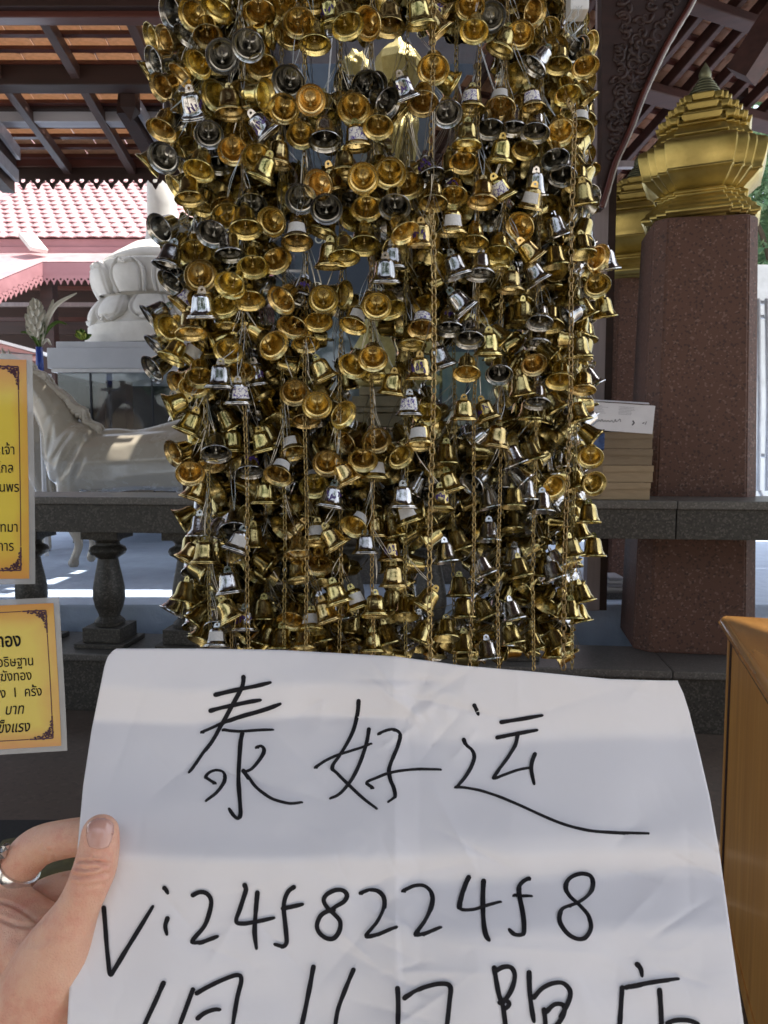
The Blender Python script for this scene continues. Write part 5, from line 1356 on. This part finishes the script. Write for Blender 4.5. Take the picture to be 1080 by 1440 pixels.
def wire_for(pe, yoff):
    # up to the nearest chain
    best = min(chain_tops, key=lambda q: abs(q[0] - pe.x) + .5 * abs(q[1] - pe.y))
    q = Vector((best[0], best[1], pe.z + yoff)); parts = []
    for s_ in (-1, 1):
        mid = (pe + q) / 2 + Vector((rb.uniform(-.006, .006), -.004, -.004 + s_ * .001))
        pts = catmull([tuple(pe), tuple(mid), tuple(q + Vector((s_ * .0015, 0, 0)))], 3)
        parts.append(tube([Vector(p) for p in pts], .00048, 4))
    return join(parts)
bmass = bmesh.new()
for r in singles:
    o = bpy.data.objects.new('bell', bell_me[r['k']]); COL.objects.link(o)
    towards = (EYE - r['p']).normalized()
    q = quat_for(r['m'], rb.uniform(-.35, .35), -towards)
    o.matrix_world = Matrix.Translation(r['p']) @ q @ Matrix.Scale(rb.uniform(.93, 1.06), 4)
    tag(o, r['label'], 'bell', 'bells hanging in the curtain')
    sc_ = rb.uniform(.96, 1.04); 
    inv = q.to_3x3().inverted()
    g_ = inv @ Vector((0, 0, -1)); ax = (Vector((0, 0, -1)) * .62 + g_ * .38).normalized()
    if ax.z > -.80: 
        hxy = Vector((ax.x, ax.y, 0)).normalized() * .6; ax = Vector((hxy.x, hxy.y, -.8))
    c = bpy.data.objects.new('clapper', clap_me[r['k']]); COL.objects.link(c); c.parent = o; c.location = (0, 0, 1.38 * R_)
    c.rotation_mode = 'QUATERNION'; c.rotation_quaternion = Vector((0, 0, -1)).rotation_difference(ax)
    if r['mark'] in ('w', 't'):
        s_ = bpy.data.objects.new('sticker', stick_me[r['mark']]); COL.objects.link(s_); s_.parent = o; s_.rotation_euler.z = rb.uniform(-.35, .35)
        if r['mark'] == 'w': pass
    elif r['mark'] == 'p':
        s_ = bpy.data.objects.new('writing', rb.choice(scrawls)); COL.objects.link(s_); s_.parent = o; s_.rotation_euler.z = rb.uniform(-.3, .3)
    pe = r['p'] - r['m'] * (1.72 * R_)
    v, f = wire_for(pe, rb.uniform(.035, .09))
    Mi = (Matrix.Translation(r['p']) @ q).inverted()
    w_ = mk('wire', [Mi @ Vector(a) for a in v], f, 'wire', o)
# the mass of bells deeper in the curtain
lo_me = {'g': bell_mesh(15, 'gold_bell', True), 's': bell_mesh(15, 'silver_bell', True)}
GAPS = [(382, 62, 478, 150), (470, 60, 512, 110), (530, 58, 598, 132), (615, 62, 688, 152), (590, 165, 640, 228), (545, 165, 580, 232), (440, 318, 512, 402), (452, 452, 545, 492), (505, 545, 575, 602), (592, 488, 622, 545), (628, 488, 692, 590), (385, 320, 410, 400), (455, 500, 480, 520), (497, 765, 528, 860), (590, 795, 655, 870), (395, 205, 440, 232), (372, 430, 395, 500), (478, 190, 510, 225)]
def xl_(y): return interp([(0, 212), (190, 212), (260, 230), (330, 232), (420, 240), (620, 246), (760, 258), (880, 262), (940, 300)], y)
def xr_(y): return interp([(0, 812), (100, 822), (300, 832), (400, 838), (560, 822), (700, 818), (850, 800), (940, 788)], y)
V = {'g': [], 's': []}; Fc = {'g': [], 's': []}; MI = {'g': [], 's': []}
def add_mass(p, m_, k, tw):
    q = Matrix.Translation(p) @ quat_for(m_, tw); me = lo_me[k]; o0 = len(V[k]); MI[k] += [pl.material_index for pl in me.polygons]
    V[k] += [tuple(q @ v.co) for v in me.vertices]; Fc[k] += [tuple(i + o0 for i in pl.vertices) for pl in me.polygons]
for r in extra: add_mass(r['p'], r['m'], r['k'], 0)
wires = []
cnt = 0; tries = 0
while cnt < 2400 and tries < 60000:
    tries += 1
    y = rb.uniform(-55, 925)
    if y > 640 and rb.random() < interp([(640, .0), (760, .2), (925, .25)], y): continue
    ct = rb.choice(chain_tops); x = ct[2] + rb.gauss(0, 20)
    yy = y
    if x < xl_(y) or x > xr_(y): continue
    if any(a - 15 < x < c + 15 and b_ - 14 < y < d + 16 for a, b_, c, d in GAPS): continue
    k = 'g' if rb.random() < .80 else 's'
    c = rb.uniform(.2, .95) if y < 450 else rb.uniform(-.1, .6)
    th = rb.gauss(0, 40) + (x - ct[2]) * 2.2
    dm = base_depth(x, y) + rb.uniform(.05, .22)
    n0 = len(placed)
    p, m_, d = place(x, y, c, max(-95, min(95, th)), dm, dm + .5, .031)
    if d > dm + .5: placed.pop(); continue
    add_mass(p, m_, k, rb.uniform(-.5, .5)); cnt += 1
    if rb.random() < .9: wires.append(wire_for(p - m_ * (1.72 * R_), rb.uniform(.03, .07)))
for k, nm in (('g', 'gold'), ('s', 'silver')):
    o = mk('bell_mass', V[k], Fc[k], nm + '_bell', smooth_=True); o.data.materials.append(M[nm + '_inside']); o.data.polygons.foreach_set('material_index', MI[k]); o.data.set_sharp_from_angle(angle=math.radians(48))
    tag(o, f'mass of small {nm} bells packed behind the front bells of the curtain', 'bells', kind='stuff')
v, f = join(wires); o = mk('hanging_wires', v, f, 'wire'); tag(o, 'tangle of thin twisted wires tying the rear bells to their chains', 'wires', kind='stuff')

# chains: interlocked links
def link_geo(Lk, wk, rk, n=12, m=6):
    pts = []
    for i in range(n):
        a = 2 * math.pi * i / n; pts.append((wk * math.cos(a), 0, Lk * math.sin(a)))
    return tube(pts, rk, m, closed=True)
for idx, (cx_, ys, dz) in enumerate(CH):
    x, yv, _ = chain_tops[idx]; prominent = dz < 0
    s_ = 1.1 if prominent else .85
    lv, lf = link_geo(.0058 * s_, .0036 * s_, .00095 * s_)
    zt_ = P(cx_, -40, yv).z; zb_ = P(cx_, 948, yv).z; pitch = .0094 * s_; n = int((zt_ - zb_) / pitch)
    V_, F_ = [], []
    ph = rb.uniform(0, 3); zs_ = P(cx_, ys, yv).z
    for i in range(n):
        a = .78 + (math.pi / 2 if i % 2 else 0) + .25 * math.sin(i * .21 + ph); ca_, sa_ = math.cos(a), math.sin(a); o0 = len(V_)
        dx = .0016 * math.sin(i * .13 + ph) + .002 * math.sin(i * .031 + ph); tl = rb.uniform(-.12, .12)
        for q in lv:
            X_ = q[0] + q[2] * tl; V_.append((x + dx + X_ * ca_ - q[1] * sa_, yv + (.075 * smooth((zt_ - i * pitch - zs_) / .08) if prominent else 0) + X_ * sa_ + q[1] * ca_, zt_ - i * pitch + q[2]))
        F_ += [tuple(t_ + o0 for t_ in ff) for ff in lf]
    side = 'left' if cx_ < 400 else ('middle' if cx_ < 640 else 'right')
    ords = ['first', 'second', 'third', 'fourth', 'fifth', 'sixth', 'seventh', 'eighth', 'ninth', 'tenth', 'eleventh', 'twelfth', 'thirteenth', 'fourteenth', 'fifteenth', 'sixteenth', 'seventeenth', 'eighteenth', 'nineteenth', 'twentieth', 'twenty first', 'twenty second', 'twenty third', 'last']
    o = mk('hanging_chain', V_, F_, 'chain', smooth_=True)
    tag(o, f"thin gold link chain strung with bells, {ords[idx]} chain counting from the curtain's left edge", 'chain', 'gold chains carrying the bells')
# hanging frame above, one corner in view
hf = empty('suspension_grid', (0, 1.2, P(540, -60, 1.2).z), 'white painted hanging frame whose corner shows at the top right of the bells', 'frame')
zf_ = P(800, -40, 1.5).z
xa_, xb_ = P(205, -42, 1.2).x, P(822, -42, 1.22).x
for y_ in (1.02, 1.22, 1.45):
    box('frame_bar', (xa_ - .02, y_ - .012, zf_), (xb_ + .02, y_ + .012, zf_ + .024), 'white_metal', hf, bev=.002)
for x_ in (xa_, -.12, .1, xb_):
    box('cross_bar', (x_ - .012, 1.0, zf_ + .025), (x_ + .012, 1.47, zf_ + .045), 'white_metal', hf, bev=.002)
a = P(803, -30, 1.20); b_ = P(829, 13, 1.20)
box('corner_bracket', (a.x, 1.20, b_.z), (b_.x, 1.235, zf_ - .001), 'white_metal', hf, bev=.004)
for x_ in (xa_, xb_):
    v, f = tube([(x_, 1.22, zf_ + .04), (x_, 1.22, 4.5)], .004, 6); keep(mk('suspension_rod', v, f, 'wire'), hf)
wt = []
for i in range(8):
    x0_ = rb.uniform(806, 822); pts = catmull([(x0_, 8, 0), (rb.uniform(798, 818), 22, 0), (rb.uniform(794, 822), 40, 0), (rb.uniform(796, 816), 58, 0)], 4)
    wt.append(tube([P(a_, b2, 1.19) for a_, b2, _ in pts], .00035, 4))
v, f = join(wt); o = mk('knotted_wires', v, f, 'wire'); tag(o, 'bunch of loose silver wires knotted under the white frame corner', 'wires', kind='stuff')
# two pale cords
for i, (xa2, ya2, xb2, yb2, lb) in enumerate(((476, -60, 458, 160, 'pale slanting cord seen left of the golden crown'), (648, -20, 694, 125, 'pale slanting cord seen right of the golden crown'))):
    v, f = tube([P(xa2, ya2, 1.9), P(xb2, yb2, 1.75)], .0016, 6); o = mk('cord', v, f, 'white_metal', smooth_=True); tag(o, lb, 'cord', 'pale cords')

# ================================================================== THE PAPER
def depth_paper(x, y):
    """camera depth of the sheet at a photo pixel; the sheet leans back toward its top and carries folds"""
    def slope(yy, s_):             # s_: 0 left .. 1 right, metres per pixel lost going down
        L = interp([(900, .9), (955, 1.3), (966, 4.2), (1003, 4.4), (1012, -.2), (1060, .1), (1180, .2), (1196, .8), (1212, 3.6), (1300, 2.6), (1440, 2.5), (1520, 1.6)], yy)
        Rr = interp([(900, 2.9), (945, 3.6), (1000, 3.5), (1034, 3.0), (1050, .2), (1170, .4), (1195, 1.9), (1210, 3.8), (1232, 3.4), (1250, -.2), (1300, .2), (1325, 2.4), (1440, 2.6), (1520, 1.6)], yy)
        return 3.9 - lerp(L, Rr, smooth((s_ - .33) / .32))
    return slope
_slope = depth_paper(0, 0)
YS = list(range(880, 1581, 4)); NS = 41
tabD = []
for si in range(NS):
    s_ = si / (NS - 1); acc = {}; 
    d = .398; col_ = []
    for yy in YS:
        col_.append(d); d -= _slope(yy, s_) * 4 * .85e-4
    off = .3580 - col_[YS.index(1180)]
    tabD.append([c + off for c in col_])
rc = random.Random(77); CRE = []
for i in range(60):
    if i < 16: cx_, cy_ = rc.gauss(570, 70), rc.gauss(995, 38)
    elif i < 24: cx_, cy_ = rc.gauss(950, 40), rc.gauss(1225, 30)
    elif i < 30: cx_, cy_ = rc.gauss(560, 14), rc.uniform(1200, 1440)
    else: cx_, cy_ = rc.uniform(150, 1000), rc.uniform(930, 1430)
    a_ = rc.uniform(-.9, .9) + (1.2 if rc.random() < .25 else 0); L = rc.uniform(22, 75) * (1.4 if i >= 30 else 1)
    CRE.append((cx_, cy_, math.cos(a_), math.sin(a_), L, rc.choice((-1, 1)) * rc.uniform(.0005, .0013) * (1.3 if i < 16 else .8), rc.uniform(5, 13)))
def dpaper(x, y):
    d = dpaper0(x, y)
    for cx_, cy_, ca_, sa_, L, am, w_ in CRE:
        dx, dy = x - cx_, y - cy_; al = dx * ca_ + dy * sa_
        if abs(al) > L * 1.3: continue
        ac = -dx * sa_ + dy * ca_
        if abs(ac) > w_ * 5: continue
        d += am * math.exp(-abs(ac) / w_) * max(0, 1 - (al / (L * 1.3)) ** 2) * (1.3 if ac > 0 else .7 + .3)
    return d
def dpaper0(x, y):
    yw = y + (11 * mnoise.noise(Vector((x * .0045, y * .004, 4.4))) + (x - 560) * .018) * smooth((y - 920) / 60)
    s_ = max(0, min(1, (x - 110) / 900)) * (NS - 1); i = min(NS - 2, int(s_)); fs = s_ - i
    q = (max(880, min(1579, yw)) - 880) / 4; j = min(len(YS) - 2, int(q)); fq = q - j
    d = lerp(lerp(tabD[i][j], tabD[i][j + 1], fq), lerp(tabD[i + 1][j], tabD[i + 1][j + 1], fq), fs)
    d -= (y - yw) * 1.6e-4
    # central vertical fold, a gentle bow and crumples
    d += -.0016 * math.exp(-abs(x - 556 - (y - 1200) * .01) / 22) + .00045 * math.exp(-abs(x - 590) / 10)
    d += .003 * ((x - 560) / 450) ** 2
    n1 = mnoise.noise(Vector((x * .011, y * .016, 1.3))); d += .0012 * n1
    rg = 1 - abs(mnoise.noise(Vector((x * .010 + 5, y * .013, 7.7)))) * 5
    if rg > 0: d -= .0004 * rg * max(0, mnoise.noise(Vector((x * .006, y * .006, 31))) + .3)
    rg = 1 - abs(mnoise.noise(Vector((x * .02 + 3, y * .017 - x * .012, 2.7)))) * 7
    if rg > 0: d += .0004 * rg * max(0, mnoise.noise(Vector((x * .007, y * .006, 12))) + .2)
    # crush marks near the top of the centre fold
    e_ = math.exp(-((x - 590) / 70) ** 2 - ((y - 990) / 45) ** 2)
    d += e_ * .0022 * (abs(mnoise.noise(Vector((x * .035, y * .04, 9)))) - .2)
    return d
def p_left(y): return interp([(912, 158), (916, 152), (930, 147), (960, 141), (1020, 129), (1100, 117), (1200, 108), (1340, 100), (1560, 88)], y)
def p_right(y): return interp([(958, 953), (975, 961), (1000, 969), (1060, 984), (1120, 998), (1200, 1012), (1300, 1026), (1440, 1046), (1560, 1062)], y)
def p_top(s_): return interp([(0, 918), (.006, 912), (.15, 912), (.3, 914), (.5, 923), (.62, 936), (.75, 945), (.88, 955), (.97, 957), (1, 957)], s_)
NU, NV = 270, 200
V_ = []; F_ = []
for j in range(NV + 1):
    for i in range(NU + 1):
        s_ = i / NU; t_ = j / NV
        yy = lerp(p_top(s_), 1560, t_); xl2, xr2 = p_left(lerp(912, 1560, t_)), p_right(lerp(957, 1560, t_)); xx = lerp(xl2, xr2, s_)
        V_.append(PD(xx, yy, dpaper(xx, yy)))
for j in range(NV):
    for i in range(NU):
        a = j * (NU + 1) + i; F_.append((a, a + NU + 1, a + NU + 2, a + 1))
pc = PD(560, 1240, .355)
paper = mk('paper_sheet', [v - pc for v in V_], F_, 'paper', smooth_=True, loc=pc)
md = paper.modifiers.new('thickness', 'SOLIDIFY'); md.thickness = .00011; md.offset = -1
tag(paper, 'creased white paper sheet with black handwriting held up in front', 'paper')
ST = []
def add_strokes(ox, oy, sc, lst, hw):
    for s_ in lst:
        pts = [tuple(float(v) for v in q.split(',')) for q in s_.split()]
        ST.append(([(ox + a / sc, oy + b / sc) for a, b in pts], hw))
add_strokes(230, 900, 4.32, ["485,225 484,255 470,300 410,410 340,540 300,610 230,705 175,785 155,805", "315,333 390,315 470,297 560,280 650,258", "285,430 350,412 430,395 510,378 590,365", "235,563 310,530 400,490 480,462 560,440 640,415 710,388", "365,550 420,557 480,558 570,552 665,547",
    "478,568 468,620 462,700 457,780 455,850 460,930 465,1000 467,1060 452,1088 425,1068 398,1025", "310,873 280,855 258,835 280,808 320,795 358,805 373,835 360,880 318,935 258,978", "568,655 592,648 610,668 600,705 570,750 530,790 490,803", "485,795 510,830 550,885 600,930 660,968 740,992 790,996 840,987"], 2.7)
add_strokes(420, 940, 2.077, ["175,95 172,130 160,180 140,222 118,258 98,290 115,310 150,345 190,382 228,410", "50,290 75,273 110,256 150,243 190,230 212,220", "205,178 200,210 190,245 175,285 155,325 130,358 110,374 92,380", "235,192 258,182 282,181 296,195 290,225 275,262 264,295 268,325 278,350 281,375 262,390", "215,350 200,334 230,320 262,308 300,300 350,296 415,296",
    "513,108 519,120 525,135", "482,208 490,225 506,240 513,258 505,285 485,320 462,346", "460,348 490,350 530,358 575,372 620,390 670,412 720,435 770,455 820,469 860,476 930,481 1022,482", "592,157 650,148 712,137", "580,202 640,190 697,180", "640,192 632,225 610,262 570,320 600,312 640,298 680,290", "690,250 681,275 680,300 688,338"], 2.5)
add_strokes(100, 1200, 2.348, ["108,180 112,230 117,300 122,350 129,400 145,380 175,330 215,265 270,175", "308,115 314,122 319,132", "318,215 311,240 316,268", "402,138 425,128 448,133 462,155 458,190 440,240 400,290 425,295 455,285 484,274", "573,105 577,120 570,145 557,185 545,225 570,232 610,226 670,213", "615,130 609,200 606,260 612,315",
    "735,112 718,125 706,150 702,182 706,225 710,265 711,295 698,308 672,300", "700,182 730,176 765,168", "855,190 875,175 900,160 911,140 900,124 875,121 845,135 834,155 845,178 870,202 888,225 886,255 868,280 842,280 818,260 812,235 825,205 850,190 870,188", "957,132 985,122 1015,126 1033,148 1032,185 1010,230 975,272 1005,270 1035,260 1075,243",
    "305,428 280,485 250,550 225,610", "402,450 378,515 350,590", "415,462 450,442 500,418 548,402 562,418 548,480 530,590", "418,545 440,528 470,517 492,516", "800,375 788,440 770,530 752,610", "932,385 905,450 880,520 870,590"], 2.9)
add_strokes(520, 1200, 2.0, ["95,107 125,93 155,94 176,120 170,160 150,200 130,228 150,228 178,218 200,208", "278,68 268,90 256,130 255,158 290,160 325,150 368,137", "320,78 318,130 320,190 326,228 336,245", "447,72 432,80 420,98 422,125 430,165 434,205 430,228 408,229 392,214", "408,120 430,122 455,121",
    "560,150 590,138 618,115 628,85 618,63 590,58 562,72 551,95 562,122 590,148 615,178 622,210 605,238 580,240 552,222 534,190 540,160 570,145", "78,380 80,430 78,520", "98,407 125,390 160,375 200,367 226,375 224,420 213,520", "350,322 356,360 364,400 374,428 380,470 388,530", "352,332 375,320 398,322 408,345 398,385 372,426", "366,420 380,412 392,424 380,440",
    "448,335 450,390 456,440 462,474", "462,405 485,380 515,366 545,366 564,390 556,425 535,460", "490,440 494,480 492,530", "498,445 520,425 545,428 545,455 520,490 500,500", "752,312 762,325 766,345", "722,377 750,372 800,362 868,353", "710,378 706,440 700,530", "815,385 819,440 822,530", "838,478 860,470 895,470 925,480"], 3.1)
VV, FF = [], []
rs_ = random.Random(4)
def cap_disc(x, y, r):
    o0 = len(VV); VV.append(PD(x, y, dpaper(x, y) - .00045))
    for k in range(10): a = k * math.pi / 5; VV.append(PD(x + r * math.cos(a), y + r * math.sin(a), dpaper(x, y) - .00045))
    for k in range(10): FF.append((o0, o0 + 1 + (k + 1) % 10, o0 + 1 + k))
for pts, hw in ST:
    c = catmull(pts, 8); n = len(c); prev = None
    for k, (x, y) in enumerate(c):
        x1, y1 = c[min(k + 1, n - 1)]; x0_, y0_ = c[max(k - 1, 0)]; nx, ny = -(y1 - y0_), x1 - x0_; l = math.hypot(nx, ny) or 1; nx /= l; ny /= l
        w_ = hw * 1.32 * (.86 + .14 * mnoise.noise(Vector((x * .05, y * .05, 0)))) * (1.0 if k > 3 else 1.08) * (1 if n - k > 6 else lerp(.62, 1, (n - k) / 6))
        d = dpaper(x, y) - .0004 - k * 2e-7
        VV += [PD(x + nx * w_, y + ny * w_, d), PD(x - nx * w_, y - ny * w_, d)]
        if prev is not None: b_ = len(VV); FF.append((prev, prev + 1, b_ - 1, b_ - 2))
        prev = len(VV) - 2
    cap_disc(*c[0], hw * 1.22)
    cap_disc(*c[-1], hw * .7)
hw_ = mk('handwriting', [v - pc for v in VV], FF, 'ink', paper)

# ================================================================== THE HAND
def hand():
    ch = []
    def chain(pts, n=14):
        for q in catmull(pts, n): ch.append((PD(q[0], q[1], q[2]), q[3]))
    # thumb, lying on the paper
    chain([(141, 1172, .3512, .0084), (139, 1194, .3500, .0091), (133, 1222, .3475, .0096), (122, 1250, .346, .0093), (108, 1280, .346, .0098), (94, 1310, .347, .0125), (80, 1345, .349, .0165), (66, 1385, .352, .020), (50, 1430, .357, .024), (30, 1490, .365, .028), (0, 1560, .375, .032)])
    # index finger bent behind the sheet
    chain([(-38, 1302, .392, .013), (-14, 1275, .390, .0115), (8, 1248, .389, .0105), (26, 1221, .388, .0100), (42, 1200, .386, .0102), (60, 1188, .384, .0098), (85, 1181, .380, .0093), (118, 1176, .3760, .0090), (152, 1176, .3735, .0085), (182, 1180, .3725, .0070)])
    # middle finger below it
    chain([(-60, 1345, .405, .013), (-20, 1318, .405, .0115), (30, 1285, .404, .0100), (70, 1260, .399, .0098), (110, 1250, .392, .009), (150, 1252, .386, .008), (178, 1258, .383, .0065)])
    chain([(-60, 1420, .415, .013), (0, 1385, .415, .011), (60, 1350, .411, .0100), (110, 1335, .402, .009), (160, 1332, .394, .0075)])
    chain([(-60, 1480, .415, .012), (10, 1455, .417, .010), (70, 1420, .412, .0085), (120, 1410, .402, .0075), (150, 1408, .396, .006)])
    # palm and web
    chain([(6, 1284, .381, .0135), (28, 1305, .374, .0150), (52, 1335, .363, .0165)])
    chain([(-10, 1275, .388, .013), (10, 1272, .383, .0115), (34, 1284, .378, .0105), (50, 1300, .372, .012)])
    chain([(-40, 1300, .395, .020), (-20, 1350, .392, .030), (0, 1410, .388, .036), (-10, 1480, .392, .040), (-60, 1600, .40, .036), (-140, 1780, .42, .030), (-260, 2000, .46, .033), (-380, 2200, .50, .036)])
    chain([(-60, 1330, .405, .022), (-70, 1400, .41, .03), (-90, 1480, .41, .03)])
    o = sphere_cloud('person', [(p, r, 3) for p, r in ch], 'skin')
    md = o.modifiers.new('r', 'REMESH'); md.mode = 'VOXEL'; md.voxel_size = .0009
    md = o.modifiers.new('s', 'SMOOTH'); md.iterations = 11; md.factor = .5
    dg = bpy.context.evaluated_depsgraph_get(); dg.update(); me = bpy.data.meshes.new_from_object(o.evaluated_get(dg)); o.modifiers.clear(); o.data = me
    # screen-aligned sculpting of the side we look at: creases on the thumb and palm (geometry, pushed along normals)
    creases = [([(92, 1222), (108, 1212), (125, 1210), (150, 1214)], 2.2, .0011), ([(92, 1230), (110, 1232), (130, 1232), (152, 1228)], 2.4, .0012), ([(98, 1216), (116, 1222), (136, 1221)], 1.8, .0008), ([(102, 1243), (124, 1247), (145, 1243)], 1.8, .0005), ([(105, 1205), (125, 1203), (145, 1206)], 1.5, .0005),
               ([(-6, 1266), (14, 1272), (34, 1282), (52, 1296), (60, 1292)], 2.4, .0013), ([(70, 1196), (76, 1206), (80, 1214)], 2.5, .0010), ([(0, 1292), (20, 1300), (40, 1303), (56, 1298)], 2.6, .0010), ([(20, 1320), (50, 1326), (70, 1318)], 5, .0004), ([(60, 1192), (66, 1200), (66, 1212)], 2.2, .0006)]
    bulges = [(118, 1225, 20, .0010), (105, 1330, 26, .0012), (44, 1194, 12, .0006)]
    import numpy as np
    n = len(me.vertices); co = np.empty(n * 3); me.vertices.foreach_get('co', co); co = co.reshape(-1, 3)
    no = np.empty(n * 3); me.vertex_normals.foreach_get('vector', no); no = no.reshape(-1, 3)
    rel = co - np.array(EYE); dd = rel @ np.array(cF); px = 540 + F * (rel @ np.array(cR)) / dd; py = 720 - F * (rel @ np.array(cU)) / dd
    facing = np.clip(-(no * (rel / np.linalg.norm(rel, axis=1)[:, None])).sum(1), 0, 1)
    amt = np.zeros(n)
    for pts, w_, am in creases:
        c = catmull(pts, 6); best = np.full(n, 1e9)
        for (x0_, y0_), (x1, y1) in zip(c, c[1:]):
            L2 = (x1 - x0_) ** 2 + (y1 - y0_) ** 2 + 1e-9; t_ = np.clip(((px - x0_) * (x1 - x0_) + (py - y0_) * (y1 - y0_)) / L2, 0, 1)
            best = np.minimum(best, np.hypot(px - x0_ - t_ * (x1 - x0_), py - y0_ - t_ * (y1 - y0_)))
        amt -= am * 1.3 * np.exp(-(best / (w_ * 1.2)) ** 2); amt += am * .5 * np.exp(-((best - w_ * 2.2) / (w_ * 1.4)) ** 2)
    for bx, by, w_, am in bulges: amt += am * np.exp(-((px - bx) ** 2 + (py - by) ** 2) / w_ ** 2)
    co += no * (amt * facing * (dd < .41))[:, None]
    # nail bed: flatten the thumb tip a little
    me.vertices.foreach_set('co', co.reshape(-1)); me.update()
    for p in me.polygons: p.use_smooth = True
    c0 = PD(60, 1350, .36); me.transform(Matrix.Translation(-c0)); o.location = c0
    tag(o, 'bare left hand with a silver ring, gripping the white paper from the left', 'person')
    # thumb nail
    V, Fa = [], []; nu, nv = 14, 16
    from mathutils.bvhtree import BVHTree
    bv_ = BVHTree.FromPolygons([Vector(v.co) + c0 for v in me.vertices], [tuple(p.vertices) for p in me.polygons])
    for j in range(nv + 1):
        t_ = j / nv; yy = lerp(1194, 1151, t_); cxn = lerp(139, 142, t_)
        half = 19 * min(1, (math.sin(math.pi * min(1, t_ * .5 / .42 * .5 + .16))) ** .5) * (1 if t_ < .75 else math.sqrt(max(0.02, 1 - ((t_ - .75) / .26) ** 2)))
        for i in range(nu + 1):
            s_ = i / nu * 2 - 1; xx = cxn + half * s_; yb2 = yy + 3.5 * (s_ * s_) * (-1 if t_ < .5 else 1) * (1 if t_ < .5 else 0)
            rr2 = ray(xx, yb2); hit = bv_.ray_cast(EYE, rr2.normalized())
            dsurf = (hit[0] - EYE).dot(cF) if hit[0] is not None and (hit[0] - EYE).dot(cF) < .352 else None
            ctr_ = bv_.ray_cast(EYE, ray(cxn, yy).normalized())[0]; dc = (ctr_ - EYE).dot(cF) if ctr_ is not None else .343
            if dc > .352: dc = .345
            want = dc - .0004 + .0040 * s_ * s_
            d = want if dsurf is None else min(dsurf - .00025 * (1 - .9 * abs(s_) ** 3), want + .002)
            V.append(PD(xx, yb2, d))
    for j in range(nv):
        for i in range(nu): a = j * (nu + 1) + i; Fa.append((a, a + 1, a + nu + 2, a + nu + 1))
    nl = mk('thumb_nail', [v - c0 for v in V], Fa, 'nail', o, smooth_=True); md = nl.modifiers.new('t', 'SOLIDIFY'); md.thickness = .0005; md.offset = 0
    # ring around the lower part of the index finger, with stone
    c_ = PD(25, 1223, .388); axis = (PD(40, 1202, .386) - PD(10, 1246, .389)).normalized()
    s1 = axis.cross(cF).normalized(); s2 = axis.cross(s1)
    V, Fa = [], []; n = 48; prof_ = [(-.0027, .0097), (-.0024, .0109), (0, .0113), (.0024, .0109), (.0027, .0097), (0, .0094)]
    for i in range(n):
        a = 2 * math.pi * i / n
        for h, r_ in prof_: V.append(c_ + axis * h + (s1 * math.cos(a) + s2 * math.sin(a)) * r_ * 1.0)
    m_ = len(prof_)
    for i in range(n):
        for k in range(m_): Fa.append((i * m_ + k, ((i + 1) % n) * m_ + k, ((i + 1) % n) * m_ + (k + 1) % m_, i * m_ + (k + 1) % m_))
    rg_ = mk('ring', [v - c0 for v in V], Fa, 'ring', o, smooth_=True); rg_.data.set_sharp_from_angle(angle=math.radians(40))
    bm = bmesh.new(); 
    for dx, r_ in ((0, .0036), (-.0045, .0026), (.0045, .0022)):
        bmesh.ops.create_icosphere(bm, subdivisions=1, radius=r_, matrix=Matrix.Translation(PD(2, 1200, .3805) + axis * dx - c0))
    frombm('ring_stone', bm, 'ring', o)
hand()
